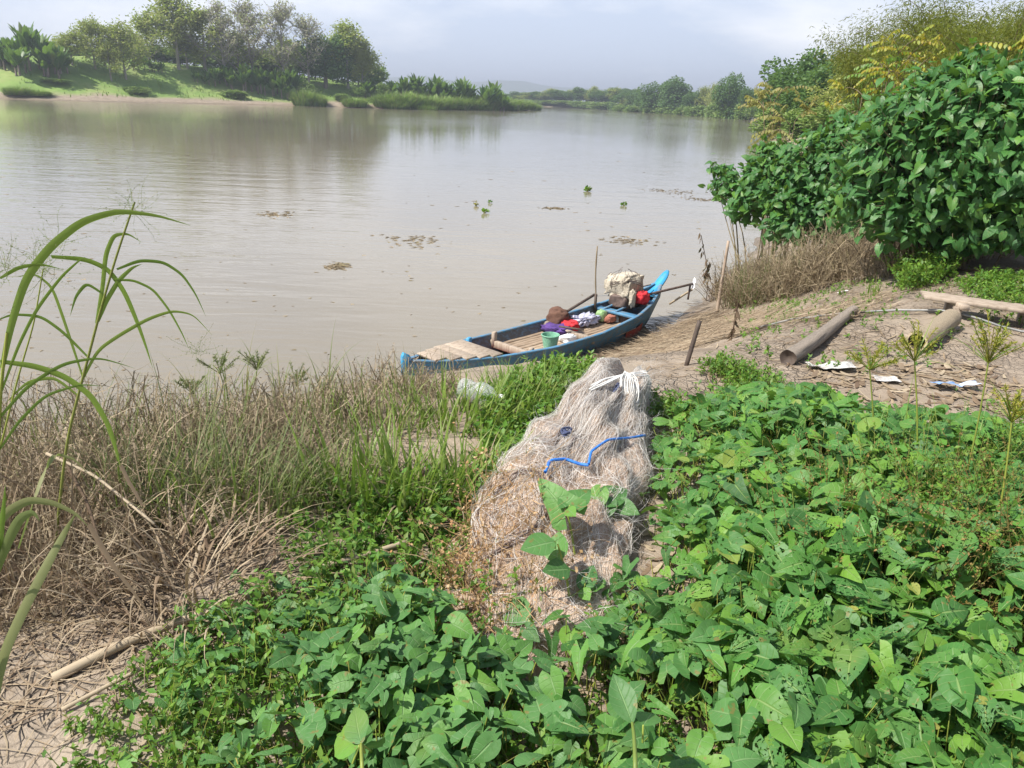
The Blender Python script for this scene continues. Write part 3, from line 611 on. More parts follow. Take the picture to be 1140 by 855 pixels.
legume(960, 120, 16.5, 'sapling with bright yellow leaflets above the middle of the bush', [(960, 106, 940, 98), (975, 108, 990, 98), (945, 125, 925, 120), (950, 130, 970, 122), (940, 128, 975, 128), (970, 120, 1000, 112)], G['yellow'])
legume(1010, 70, 15.5, 'tall sapling with yellow green leaflets against the bamboo', [(1000, 58, 985, 46), (1000, 60, 1020, 44), (1010, 66, 1040, 44), (1020, 70, 1002, 74), (990, 80, 975, 74), (1020, 78, 1045, 66), (1005, 88, 985, 84)], G['yellow'])
legume(985, 95, 16, 'yellow green leafy sapling between the woods and the bush', [(985, 82, 975, 72), (995, 90, 1010, 80), (975, 98, 960, 88), (1000, 95, 985, 100), (990, 78, 1004, 66)], G['weed'])
legume(1105, 60, 11.5, 'sapling with orange yellow leaves behind the top right of the bush', [(1095, 60, 1085, 50), (1110, 75, 1100, 82), (1120, 60, 1135, 48), (1125, 85, 1140, 92)], G['yellow'])

# ------------------------------------------------------------ big-leaved bushes on the right bank
def bush(name, label, blobs, n, stems, Ls=(.075, .15), mat='bush', seed=3, droop=.35):
    """blobs: (px, py, depth, rx, ry, rz)"""
    bl = []
    for px, py, dp, rx, ry, rz_ in blobs:
        p = atY(px, py, dp); bl.append((p[0], p[1], p[2], rx, ry, rz_))
    b = np.array(bl); c = b[:, :3].mean(0); c[2] = float(land(c[0], c[1]))
    t = thing(name, label, 'bush', c)
    lf = MB(); st = MB()
    B, d = crown_pts(bl, n, .42)
    B = B+d*np.where(U(0, 1, n) < .10, U(0, .22, n), 0)[:, None]
    g = land(B[:, 0], B[:, 1]); ok = (B[:, 2] > np.maximum(g, 0)+.25); B, d = B[ok], d[ok]; n = len(B)
    D = unit(d*[1, 1, .3]*.7+rdir(n)*.75+[0, 0, -.35]); N_ = unit(d*.7+[-.25, -.2, .9]+rdir(n)*.7)
    leaves(lf, B, D, N_, U(*Ls, n), HEART, U(.75, 1.0, n), U(.1, .5, n), U(.2, .7, n), .02)
    # petioles
    E_ = B-D*.02; S_ = B-d*U(.08, .2, (n, 1))-[0, 0, .06]
    tubes(st, np.stack([S_, (S_+E_)/2-[0, 0, .01], E_], 1)[::2], .0035, 3)
    # stems fanning up from the ground
    k = rng.choice(len(b), stems); f = b[k, :3]+rng.normal(0, .5, (stems, 3))*b[k, 3:6]*.5
    f[:, :2] = f[:, :2]*.5+c[:2]*.5; f[:, 2] = np.maximum(land(f[:, 0], f[:, 1]), 0)-.1
    e = b[k, :3]+rdir(stems, .3)*b[k, 3:6]*.85; s = np.linspace(0, 1, 8)[None, :, None]
    mid = (f+e)/2+[0, 0, .35]+rng.normal(0, .15, (stems, 3))
    P = f[:, None]*(1-s)**2+2*mid[:, None]*s*(1-s)+e[:, None]*s**2
    tubes(st, P, U(.008, .02, (stems, 1))*(1.1-.8*np.linspace(0, 1, 8))[None], 5)
    st.build('stems', G['bushstem'], t); lf.build('foliage', G[mat], t); return t
bush('leafy_bush', 'tall dense bush with large heart shaped leaves at the right edge of the mud',
     [(1085, 185, 9.3, 1.25, 1.0, 1.15), (1060, 130, 9.6, .7, .8, .58), (1120, 150, 9.2, .7, .8, .75), (1005, 180, 9.8, .75, .8, .72), (1010, 140, 10, .5, .6, .42), (1150, 200, 8.9, 1.1, .9, 1.2), (1075, 95, 9.8, .35, .4, .35), (985, 215, 9.7, .7, .6, .5), (1190, 190, 8.8, 1.0, .8, 1.15), (1020, 235, 9.3, .6, .5, .4), (1080, 72, 9.8, .22, .25, .22), (1040, 95, 10, .2, .25, .2)], 13000, 60)
bush('spreading_bush', 'lower spreading green bush leaning out over the water, left of the tall one',
     [(930, 185, 13.46, 0.79, 0.89, 0.7), (955, 160, 13.46, 0.64, 0.64, 0.53), (880, 205, 14.22, 0.76, 0.89, 0.57), (845, 210, 14.73, 0.53, 0.64, 0.46), (812, 207, 15.24, 0.33, 0.44, 0.3), (905, 225, 13.46, 0.76, 0.64, 0.44), (862, 180, 14.73, 0.41, 0.51, 0.36), (800, 188, 15.49, 0.18, 0.25, 0.13), (885, 248, 13.46, 0.57, 0.51, 0.36), (950, 252, 12.7, 0.64, 0.51, 0.38), (958, 215, 12.95, 0.64, 0.64, 0.51), (830, 232, 14.48, 0.38, 0.38, 0.28)], 6600, 26, (.085, .155))

# ------------------------------------------------------------ plants of the near bank
def on_ground(P, dz=0.): P = np.asarray(P, float); P[..., 2] = np.maximum(land(P[..., 0], P[..., 1]), -.05)+dz; return P
def scatter(poly_px, n, zr=1.75, clump=0., seed=0, water=False):
    """points on the bank inside an outline given by spots on the ground"""
    poly = [ground_at(px, py, zr)[:2] if py > 300 else at(px, py, zr)[:2] for px, py in poly_px]
    p = np.array(poly); lo, hi = p.min(0), p.max(0); out_ = []; m = 0
    while m < n:
        q = U(0, 1, (n*3, 2))*(hi-lo)+lo; k = inpoly(q[:, 0], q[:, 1], poly)
        if clump: k &= (vnoise(q[:, 0], q[:, 1], clump, 11+seed)+.5 > U(.15, .75, len(q)))
        q = q[k]; out_.append(q); m += len(q)
    q = np.concatenate(out_)[:n]; return on_ground(np.concatenate([q, q[:, :1]*0], 1))
def tangle(mb, B, L, wid=.0022, S=7, up=.6, curl=.5, rnd=None):
    N = len(B); d = rdir(N, up); P = [B]; 
    for i in range(S-1):
        d = unit(d+rng.normal(0, curl/math.sqrt(S), (N, 3))); P.append(P[-1]+d*(np.broadcast_to(L, (N,))/(S-1))[:, None])
    P = np.stack(P, 1); ribbons(mb, P, np.broadcast_to(wid, (N,))[:, None]*np.linspace(1, .4, S)[None], rnd, rdir(N)); return P

NETPX = [(510, 715), (470, 640), (520, 590), (590, 520), (640, 440), (660, 405), (735, 405), (735, 470), (700, 540), (655, 620), (600, 670), (555, 690)]
NETW = [at(px, py, 1.8)[:2] for px, py in NETPX]
# creeper field
FIELD = [(-60, 1500), (130, 960), (160, 800), (172, 720), (215, 690), (300, 662), (350, 655), (400, 640), (480, 610), (520, 620), (560, 660), (670, 660), (705, 590), (722, 520), (732, 470), (755, 450), (800, 432), (850, 425), (905, 440), (1000, 462), (1140, 485), (1400, 520), (1900, 1500)]
def field_pts(n, px_poly=FIELD, z=1.75):
    poly = [at(px, py, z)[:2] for px, py in px_poly]; p = np.array(poly); lo, hi = np.maximum(p.min(0), [-3, .35]), np.minimum(p.max(0), [5, 7.5])
    q = U(0, 1, (n*4, 2))*(hi-lo)+lo; q = q[inpoly(q[:, 0], q[:, 1], poly)]
    q = q[~inpoly(q[:, 0], q[:, 1], NETW) | (U(0, 1, len(q)) < .03)]
    return q[:n]
q = field_pts(15000); n = len(q)
edge = pdist(q[:, 0], q[:, 1], [at(px, py, 1.75)[:2] for px, py in FIELD[1:]]); thick = smooth(edge/.6)
keep = (U(0, 1, n) < .30+.7*thick) & (vnoise(q[:, 0], q[:, 1], .35, 21)+.5 > U(.06, .55, n))
leftn = smooth((.15-q[:, 0])/.7)*smooth((q[:, 1]-1.6)/.6); keep &= U(0, 1, n) > .35*leftn
q = q[keep]; thick = thick[keep]; n = len(q)
g0 = on_ground(np.concatenate([q, q[:, :1]*0], 1)); hmound = .08+.08*smooth((q[:, 0]+.4)/1.2)+.13*(vnoise(q[:, 0], q[:, 1], .9, 22)+.5)+.10*(vnoise(q[:, 0], q[:, 1], .3, 23)+.5)
hgt = np.maximum(.05, hmound*(.35+.65*thick)*U(.55, 1.12, n))
B = g0+np.stack([rng.normal(0, .035, n), rng.normal(0, .035, n), hgt], -1)
az = U(0, 2*math.pi, n); tip = np.stack([np.cos(az), np.sin(az), U(-.75, .35, n)], -1)
NN = unit(np.stack([rng.normal(-.18, .45, n), rng.normal(-.15, .45, n), np.ones(n)], -1))
size = np.where(U(0, 1, n) < .3, U(.035, .06, n), U(.065, .12, n))*(.8+.2*thick)*(.66+.19*smooth((q[:, 0]+.5)/1.2))
rightp = q[:, 0] > .35+rng.normal(0, .25, n); ar = U(0, 1, n) < .35
mbH, mbS, pet = MB(), MB(), MB()
for mbx, m in ((mbH, rightp), (mbS, ~rightp)):
    for sh, mm in ((HEART, m & ~ar), (ARROW, m & ar)):
        k = mm.sum(); leaves(mbx, B[mm], tip[mm], NN[mm], size[mm], sh, U(.85, 1.12, k), U(.05, .5, k), U(.1, .8, k), .022, rnd=np.where(size[mm] < .055, U(0, 1, k)**.7, U(0, .97, k)))
mid = (g0+B)/2+rng.normal(0, .02, (n, 3)); tubes(pet, np.stack([g0, mid, B-[0, 0, .004], B+unit(tip)*.004], 1), .0022*np.array([1.3, 1, .8, .5])[None], 3)
tag(mbH.build('creeper', G['creeper']), None, None, kind='stuff').name = 'creeper_leaves'
tag(mbS.build('creeper', G['creeper_smooth']), None, None, kind='stuff').name = 'ground_cover_leaves'
tag(pet.build('ground_cover_stalks', G['stem']), None, None, kind='stuff')
# fine weeds between: small leaves on thin stalks
def weedbed(name, poly, n, hmax, mat, lsz=(.015, .035), per=9, clump=.4, zr=1.75, stemmat='stem', asp=.5, seed=0):
    Bp = scatter(poly, n, zr, clump, seed); st = MB(); lf = MB(); S = 5
    hh = U(.4, 1, n)*hmax; d = unit(rng.normal(0, .32, (n, 3))+[0, 0, 1]); s = np.linspace(0, 1, S)
    bend = rng.normal(0, .25, (n, 3))*[1, 1, 0]
    P = Bp[:, None]+d[:, None]*(hh[:, None]*s)[..., None]+bend[:, None]*(hh[:, None]*s**2)[..., None]
    tubes(st, P, .0014*np.linspace(1.3, .5, S)[None], 3)
    k = np.repeat(np.arange(n), per); qq = U(.2, 1, n*per)
    i0 = np.minimum((qq*(S-1)).astype(int), S-2); f = (qq*(S-1)-i0)[:, None]; Q = P[k, i0]*(1-f)+P[k, i0+1]*f
    dd = rdir(n*per, .25); rhombs(lf, Q, dd, unit(rdir(n*per)*.5+[0, 0, 1]), U(*lsz, n*per), asp)
    tag(st.build(name+'_stalks', G[stemmat]), None, None, kind='stuff'); tag(lf.build(name, G[mat]), None, None, kind='stuff')
weedbed('weeds', [(535, 470), (560, 430), (620, 412), (665, 415), (640, 480), (590, 540), (540, 580), (500, 560)], 700, .15, 'weed', (.02, .05), 10, .3)
weedbed('weeds', [(725, 470), (735, 430), (800, 412), (860, 425), (880, 450), (760, 500)], 650, .15, 'weed', (.018, .04), 9, .3, seed=2)
weedbed('weeds', [(180, 900), (180, 760), (260, 690), (420, 640), (540, 660), (620, 720), (900, 700), (1140, 560), (1300, 600), (1500, 1100), (200, 1100)], 2600, .20, 'weed', (.015, .035), 9, .5, seed=3)
weedbed('weeds', [(900, 640), (1180, 520), (1320, 620), (1100, 680)], 1000, .50, 'weed', (.015, .03), 18, .35, seed=4)
weedbed('seeding_weeds', [(840, 660), (1000, 600), (1180, 640), (1160, 720), (960, 700), (860, 720)], 620, .52, 'weedtan', (.006, .014), 38, .3, seed=5, stemmat='weedtan')
weedbed('weeds', [(860, 340), (960, 310), (1140, 300), (1180, 360), (1060, 395), (980, 425), (870, 410), (800, 400)], 420, .10, 'weed', (.02, .045), 8, .5, seed=6)
weedbed('weeds', [(1060, 318), (1100, 308), (1180, 316), (1180, 350), (1100, 340)], 500, .14, 'weed', (.025, .05), 12, .0, seed=7)
weedbed('weeds', [(810, 330), (880, 320), (900, 350), (830, 370)], 160, .12, 'weed', (.02, .045), 8, .4, seed=8)
weedbed('weeds', [(70, 830), (180, 720), (260, 690), (330, 600), (380, 590), (360, 660), (200, 900), (60, 900)], 260, .09, 'weed', (.012, .028), 8, .4, seed=9)
weedbed('weeds', [(1000, 275), (1060, 270), (1068, 292), (1010, 300)], 420, .38, 'weed', (.03, .06), 16, .0, seed=10)

# straw, litter and dead stuff on the mud
def litter(name, poly, n, mat, L=(.03, .14), wid=(.002, .006), zr=1.75, clump=.5, lift=.012, seed=0, az=None):
    B = scatter(poly, n, zr, clump, seed)+[0, 0, lift*.3]; a = U(0, 6.28, n) if az is None else az+rng.normal(0, .3, n)
    mb = MB(); Ln = U(*L, n); s = np.linspace(-.5, .5, 5); P = B[:, None]+np.stack([np.cos(a), np.sin(a), 0*a], -1)[:, None]*(Ln[:, None]*s)[..., None]
    P = P+rng.normal(0, .04, (n, 1, 3))*Ln[:, None, None]*(s**2)[None, :, None]*6; P[..., 2] = np.maximum(land(P[..., 0], P[..., 1]), P[..., 2]*0)+lift*U(.2, 1.2, (n, 1))+Ln[:, None]*.25*np.abs(rng.normal(0, 1, (n, 1)))*s[None]**2
    ribbons(mb, P, U(*wid, n)[:, None]*np.array([.5, 1, 1, .9, .3])[None], None, None, .2)
    return tag(mb.build(name, G[mat]), None, None, kind='stuff')
weedbed('weeds', [(330, 590), (380, 560), (520, 540), (560, 600), (470, 650), (350, 650)], 330, .14, 'weed', (.02, .045), 9, .3, seed=12)
litter('straw', [(-100, 900), (0, 640), (200, 560), (360, 560), (460, 590), (420, 680), (200, 760), (150, 950)], 800, 'dry', (.03, .2), (.001, .003))
litter('straw', [(700, 420), (760, 370), (820, 310), (980, 290), (1200, 290), (1250, 470), (1000, 470), (860, 430)], 2600, 'dry', (.04, .22), (.002, .006), seed=1)
litter('leaf_litter', [(140, 1000), (170, 740), (400, 640), (560, 600), (760, 500), (1250, 500), (1700, 1300)], 2600, 'dry', (.02, .08), (.003, .011), seed=2, clump=.6)
litter('leaf_litter', [(880, 430), (920, 402), (1140, 410), (1250, 430), (1250, 480), (1000, 460)], 420, 'dry', (.05, .16), (.006, .02), seed=3, clump=.5)
adir = math.atan2(*(at(860, 352, 1)-at(680, 395, .2))[[1, 0]])
litter('dead_reeds', [(655, 402), (700, 384), (745, 366), (790, 348), (860, 352), (850, 372), (790, 388), (720, 402), (680, 412)], 2400, 'dry', (.2, .9), (.003, .009), zr=.6, clump=.0, lift=.05, seed=4, az=adir)
litter('dead_reeds', [(640, 410), (700, 380), (780, 335), (800, 345), (740, 385), (670, 412)], 260, 'drydark', (.1, .5), (.004, .012), zr=.3, clump=.3, lift=.04, seed=5, az=adir)
litter('straw', [(860, 330), (900, 300), (985, 290), (1000, 345), (940, 360), (880, 365)], 900, 'dry', (.06, .3), (.002, .006), lift=.06, seed=6)

# dry brush masses on the left bank
def brush(name, label, px, py, rx, ry, h, n, mats, zr=1.5, grass=0, gmat='grassdull', tw=(.0012, .003), cat='dry shrub', group=None, lean=0.):
    """a shrub of dead twigs: stalks from the ground, twiglets along them, a few blades"""
    c = ground_at(px, py, zr); t = thing(name, label, cat, c, group)
    a = U(0, 6.28, n); r = U(0, 1, n)**.6
    B = on_ground(np.stack([c[0]+rx*r*np.cos(a), c[1]+ry*r*np.sin(a), 0*a], -1), -.01); S = 7
    hh = h*U(.5, 1.1, n)*(1-.35*r**2); d = unit(np.stack([np.cos(a)*.35*r+lean, np.sin(a)*.35*r, 1+0*a], -1)+rng.normal(0, .28, (n, 3)))
    P = [B]
    for i in range(S-1):
        d = unit(d+rng.normal(0, .17, (n, 3))); P.append(P[-1]+d*(hh/(S-1))[:, None])
    P = np.stack(P, 1); st = MB(); ribbons(st, P, U(*tw, n)[:, None]*1.4*np.linspace(1.2, .5, S)[None], None, rdir(n))
    st.build('stalks', G[mats[0]], t)
    m = n*7; k = rng.choice(n, m); i0 = rng.integers(1, S, m); tg = MB(); sc_ = h*.28
    Q = tangle(tg, P[k, i0], U(.3, 1, m)*sc_, U(*tw, m)*.55, 5, .25, .7); tg.build('twigs', G[mats[1]], t)
    k2 = rng.choice(m, m*1); sm = MB(); rhombs(sm, Q[k2, rng.integers(2, 5, m)], rdir(m, -.3), rdir(m), U(.006, .02, m), .35); sm.build('seed_heads', G[mats[1]], t)
    if grass:
        gb = MB(); ag = U(0, 6.28, grass); rg = U(0, 1, grass)**.6; Bg = on_ground(np.stack([c[0]+rx*rg*np.cos(ag), c[1]+ry*rg*np.sin(ag), 0*ag], -1))
        blades(gb, Bg, U(0, 6.28, grass), h*U(.5, 1.15, grass), U(0, .4, grass), U(.2, 1.6, grass), U(.002, .005, grass), 7, .25); gb.build('blades', G[gmat], t)
    return t
GL = 'dry brush on the left bank'
brush('dry_shrub', 'grey brown dry twiggy shrub at the left edge above the water', 20, 530, .65, .6, .50, 230, ('drygrey', 'drygrey'), grass=60, group=GL)
brush('dry_shrub', 'greyest dry twiggy shrub with fine brown tips, second from the left edge', 120, 520, .65, .6, .46, 240, ('drygrey', 'drygrey'), grass=70, group=GL)
brush('dry_shrub', 'dry shrub mixed with dull green blades right of the greyest twiggy shrub', 215, 515, .55, .6, .36, 190, ('drygrey', 'drygrey'), grass=110, group=GL)
brush('dry_shrub', 'low brown dry shrub in front of the dull green sedges', 60, 610, .5, .45, .42, 260, ('dry', 'drygrey'), grass=60, group=GL, gmat='dry')
brush('dry_shrub', 'shaded dry brown shrub behind the broad arching leaf at the left edge', -20, 650, .5, .5, .5, 380, ('dry', 'drygrey'), grass=60, group=GL, gmat='dry')
brush('dry_shrub', 'wispy brown shrub on the bank edge left of the boat', 385, 465, .5, .35, .30, 190, ('drygrey', 'drygrey'), grass=70, group=GL)
brush('dry_shrub', 'wispy dull shrub at the waterline between the sedges and the boat', 300, 480, .55, .4, .32, 200, ('drygrey', 'drygrey'), grass=80, group=GL)
brush('dry_shrub', 'small dry brown shrub beside the bare mud strip', 330, 535, .35, .3, .30, 200, ('drygrey', 'dry'), grass=130, group=GL)
brush('dry_shrub', 'thin brown shrub at the bow of the boat', 452, 440, .35, .2, .30, 150, ('drygrey', 'dry'), grass=60, group=GL)
brush('dry_shrub', 'shrub of dry brown weeds in front of the spreading bush, greenish at its left', 850, 330, .6, .5, .95, 420, ('dry', 'drygrey'), zr=1., grass=420, tw=(.0025, .005), group='dry shrubs under the big bushes')
brush('dry_shrub', 'grey brown dry shrub piled against the foot of the spreading bush', 925, 312, .85, .5, .95, 620, ('drygrey', 'drygrey'), zr=1.5, grass=40, tw=(.003, .006), gmat='dry', group='dry shrubs under the big bushes')
brush('dry_shrub', 'small dark dry weed hanging over the waterline left of the spreading bush', 812, 330, .3, .3, .75, 120, ('drydark', 'drygrey'), zr=.5, tw=(.003, .006), grass=40, gmat='dry', group='dry shrubs under the big bushes')
brush('dry_shrub', 'brown dead undergrowth under the tall large leaved bush', 1040, 292, 1.1, .5, .45, 420, ('drygrey', 'dry'), zr=1.7, tw=(.003, .006), group='dry shrubs under the big bushes')

def grasstuft(name, label, px, py, rx, ry, h, n, mat, zr=1.5, wid=(.003, .007), cat='grass clump', group=None, lean=(0, .5), curl=(.3, 1.7), deadn=0):
    c = ground_at(px, py, zr); t = thing(name, label, cat, c, group); a = U(0, 6.28, n); r = U(0, 1, n)**.6
    B = on_ground(np.stack([c[0]+rx*r*np.cos(a), c[1]+ry*r*np.sin(a), 0*a], -1), -.01); mb = MB()
    blades(mb, B, a+rng.normal(0, 1, n), h*U(.45, 1.1, n), U(*lean, n), U(*curl, n), U(*wid, n), 8, .3, wig=.3); mb.build('blades', G[mat], t)
    if deadn:
        a = U(0, 6.28, deadn); r = U(0, 1, deadn)**.6; B = on_ground(np.stack([c[0]+rx*r*np.cos(a), c[1]+ry*r*np.sin(a), 0*a], -1), -.01); mb = MB()
        blades(mb, B, a, h*U(.3, .8, deadn), U(.1, 1., deadn), U(.4, 2.4, deadn), U(.002, .006, deadn), 8, .3, wig=.5); mb.build('dead_blades', G['dry'], t)
    return t
GT = 'grass clumps on the left bank'
grasstuft('dead_grass_clump', 'pale tangled clump of dead straw left of the bare mud strip', 215, 655, .30, .28, .40, 330, 'dry', 1.7, (.002, .006), group=GT, lean=(.1, 1.1), curl=(.8, 2.8))
grasstuft('dead_grass_clump', 'reddish brown clump of dead grass left of the pale straw clump', 140, 635, .28, .24, .32, 190, 'dry', 1.7, (.002, .005), group=GT, lean=(.1, 1.1), curl=(.6, 2.4))
grasstuft('dead_grass_clump', 'broad bent straw coloured leaves sprawling over the dry brush at the left', 100, 640, .34, .30, .44, 26, 'dry', 1.7, (.006, .012), group=GT, lean=(.3, 1.3), curl=(.8, 2.4))
grasstuft('dead_grass_clump', 'broad broken dry leaves among the twiggy shrubs at the left edge', 40, 590, .5, .4, .55, 60, 'dry', 1.7, (.005, .010), group=GT, lean=(.1, 1.2), curl=(.8, 2.6))
grasstuft('sedge_clump', 'dull green sedge clump growing above the bare mud strip', 262, 570, .30, .26, .42, 260, 'grassdull', 1.6, (.003, .006), group=GT, deadn=120)
grasstuft('sedge_clump', 'dark green sedge clump behind the pale straw clump', 190, 560, .26, .26, .46, 200, 'grassdull', 1.6, (.003, .006), group=GT, deadn=80)
grasstuft('sedge_clump', 'dull sedge clump at the right end of the bare mud strip', 345, 560, .22, .2, .30, 160, 'grassdull', 1.6, (.003, .005), group=GT, deadn=90)
grasstuft('grass_clump', 'yellow green broad bladed grass clump with dry bases left of the net', 440, 560, .32, .22, .44, 150, 'grass', 1.6, (.005, .010), group=GT, lean=(0, .5), curl=(.1, 1.2), deadn=150)
grasstuft('grass_clump', 'yellow green grass clump with brown bases touching the net pile', 510, 555, .28, .20, .38, 140, 'grass', 1.6, (.004, .009), group=GT, deadn=160)
grasstuft('grass_clump', 'green arching grass clump hiding the bow of the boat', 505, 470, .35, .22, .34, 150, 'grass', 1.2, (.004, .008), group=GT, deadn=40)
grasstuft('grass_clump', 'green arching grass clump beside the plastic bottle', 560, 455, .28, .2, .30, 120, 'grass', 1.2, (.003, .007), group=GT, deadn=30)
grasstuft('grass_clump', 'wispy green grass clump at the bank edge left of the boat', 415, 480, .35, .25, .30, 70, 'grass', 1.2, (.003, .006), group=GT, deadn=70)
grasstuft('grass_clump', 'low green grass clump below the boat and beside the net pile', 600, 440, .35, .2, .25, 160, 'grass', 1.2, (.003, .006), group=GT)
grasstuft('grass_clump', 'greenish dry grass clump at the water edge under the spreading bush', 838, 335, .35, .3, .5, 200, 'grassdull', 1.0, (.004, .008), group='grass clumps under the big bushes', deadn=120)
grasstuft('grass_clump', 'small pale green grass clump on bare mud by the log', 972, 330, .08, .08, .28, 30, 'grass', 1.5, (.004, .008), group='grass clumps under the big bushes', lean=(0, .3), curl=(0, .6))
grasstuft('grass_clump', 'long bladed green grass clump among the leaves at the right edge', 1060, 570, .45, .22, .55, 90, 'grass', 1.7, (.004, .008), group='grass among the leaves', lean=(.1, .8), curl=(.2, 1.2))
grasstuft('grass_clump', 'sparse green grass clump between the umbrella sedges', 1000, 545, .3, .2, .45, 40, 'grass', 1.7, (.004, .008), group='grass among the leaves', lean=(.2, .9), curl=(.2, 1.2))

# ------------------------------------------------------------ boat
BO = np.array([-1.25, 8.6, 0.]); BA = math.radians(46.5); E1 = np.array([math.cos(BA), math.sin(BA), 0]); E2 = np.array([-E1[1], E1[0], 0]); EZ = np.array([0, 0, 1.])
BL = 5.25
def bp(s, t, z): return BO+E1*np.asarray(s)[..., None]+E2*np.asarray(t)[..., None]+EZ*np.asarray(z)[..., None]
def bw(s): return np.interp(s, [0, .12, .3, .7, 1.2, 2, 3, 4, 4.5, 4.9, 5.15, 5.25], [.03, .07, .16, .31, .41, .49, .50, .42, .31, .17, .07, .035])
def bc(s): return -.10*np.sin(np.pi*np.clip(np.asarray(s)/BL, 0, 1))
def bs(s): return np.interp(s, [0, .3, 1, 2, 3, 4, 4.6, 5.0, 5.25], [.36, .33, .29, .26, .27, .33, .40, .50, .60])
def bb(s): return np.interp(s, [0, .4, 1, 4, 4.7, 5.25], [.12, -.02, -.12, -.12, .0, .32])
def woodmat(name, paint, wear, scale=14, amt=(.5, .62), rough=.55, grime=(.10, .085, .07)):
    t = NT(name); tcn = t.n('ShaderNodeTexCoord'); P = t.n('ShaderNodeMapping', Vector=tcn.outputs['Object'], Rotation=(0, 0, -BA), Scale=(.35, 1.6, 2)).outputs[0]
    a = t.noise(scale, 7, .65, P); b = t.noise(scale*.22, 4, .6, P); c = t.noise(scale*6, 3, .6, P)
    col = t.mix(t.mapr(b, .35, .65), paint, tuple(q*.72 for q in paint)); col = t.mix(t.mapr(a, *amt), col, wear)
    col = t.mix(t.mapr(c, .52, .7, 0, .6), col, grime)
    return t.done(t.bsdf(col, rough, .4, t.bump(a, .35, .006)))
M_blue = woodmat('blue_boat_paint', (.085, .27, .46), (.20, .22, .23), 12, (.46, .62))
M_blueworn = woodmat('worn_blue_paint', (.16, .24, .33), (.12, .115, .11), 16, (.36, .56), .7)
M_bright = woodmat('bright_blue_paint', (.05, .36, .66), (.14, .28, .40), 10, (.5, .7), .5, (.05, .25, .5))
M_red = woodmat('red_boat_paint', (.42, .05, .04), (.30, .12, .08), 12, (.48, .65))
M_plank = plain('weathered_plank', (.24, .18, .13), (.42, .34, .265), 6, .85, .8, .005, (2.2, 7, 1), byrnd=.3, coord='luv', c3=(.48, .40, .32), detail=7)
M_bam = plain('bamboo_slat', (.38, .27, .18), (.56, .43, .31), 8, .65, .3, .003, byrnd=.35)
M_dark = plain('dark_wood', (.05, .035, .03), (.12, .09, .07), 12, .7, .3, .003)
boat = thing('river_boat', 'narrow blue wooden boat with bamboo floor moored at the muddy bank', 'boat', BO)
S_ = np.linspace(0, BL, 46)
def hullsurf(mb, inset, top, k=7, flip=False):
    rows = []
    for s in S_:
        wv = max(float(bw(s))-inset, .008); zt = float(bs(s))+top; zb = float(bb(s))+inset; u = np.linspace(-1, 1, 2*k-1)
        prof = np.sign(u)*np.abs(u)**.55 if False else u
        t_ = wv*np.sign(u)*np.minimum(1, np.abs(u)*1.5)**.9; z_ = np.where(np.abs(u) < .55, zb+(np.abs(u)/.55)**2*.03, zb+.03+(zt-zb-.03)*((np.abs(u)-.55)/.45))
        t_ = wv*np.where(np.abs(u) < .55, np.abs(u)/.55*.66, .66+.34*((np.abs(u)-.55)/.45)**.8)*np.sign(u)
        rows.append(bp(0*u+s, t_+bc(s), z_))
    Fs = gridF(len(S_), 2*k-1); mb.add(np.array(rows), Fs[:, ::-1] if flip else Fs, 0)
mb = MB(); hullsurf(mb, 0, 0); mb.build('hull', M_blue, boat)
mb = MB(); hullsurf(mb, .022, -.003, flip=True); mb.build('inner_planking', M_blueworn, boat)
for sg in (-1, 1):
    mb = MB(); s = np.linspace(.05, 5.15, 44); P = bp(s, sg*(bw(s)-.006)+bc(s), bs(s)+.008); T = unit(np.gradient(P, axis=0)); N2 = unit(np.cross(T, EZ)*1.)
    sec = np.array([(-.022, -.014), (.022, -.014), (.026, .004), (.018, .014), (-.018, .014), (-.026, .004)])
    V = P[:, None]+sec[None, :, :1]*N2[:, None]+sec[None, :, 1:]*EZ; mb.add(V, gridF(44, 6, True), 0); mb.build('gunwale', M_blue, boat)
# red band low on the stern side and at the bow
mb = MB()
for s0, s1 in ((3.7, 4.25),):
    s = np.linspace(s0, s1, 10); q = np.array([.25, .6]); rows = []
    for ss in s: rows.append([bp(ss, -(bw(ss)*(.83+.17*k)+.006)+bc(ss), bb(ss)+.04+(bs(ss)-bb(ss)-.04)*k*(.9 if s0 > 1 else 1)) for k in q])
    mb.add(np.array(rows), gridF(10, 2)[:, ::-1], 0)
mb.build('painted_mark', M_red, boat)
# bow board and upright bow fin, stern fin
def slab(mb, prof, thick, c, X, Y, N):
    """extruded outline prof [(x,y)] in plane X,Y, thickness along N"""
    prof = np.array(prof); k = len(prof); X, Y, N = map(unit, (X, Y, N))
    ctr = prof.mean(0); pr = ctr+(prof-ctr)*.985
    L = [c+p[0]*X+p[1]*Y+N*h for pp, h in ((pr, -thick/2), (prof, -thick/2+thick*.12), (prof, thick/2-thick*.12), (pr, thick/2)) for p in pp]
    mb.add(np.array(L), gridF(4, k, True), [0, 0, U(0, 1)]); b = mb.n-4*k
    mb.F.append(np.array([[b+i for i in range(k)][::-1]])); mb.F.append(np.array([[b+3*k+i for i in range(k)]]))
mb = MB(); slab(mb, [(-.07, -.1), (.10, -.1), (.08, .06), (.02, .14), (-.05, .18), (-.08, .13)], .04, bp(.0, 0, .30), E1, EZ, E2); mb.build('bow_fin', M_bright, boat)
mb = MB(); q = np.linspace(0, 1, 10); cen = bp(4.95+.48*q, 0*q, 0.42+.34*q**1.25); wd = np.array([.085, .085, .08, .078, .078, .078, .076, .07, .055, .02])
rows = []
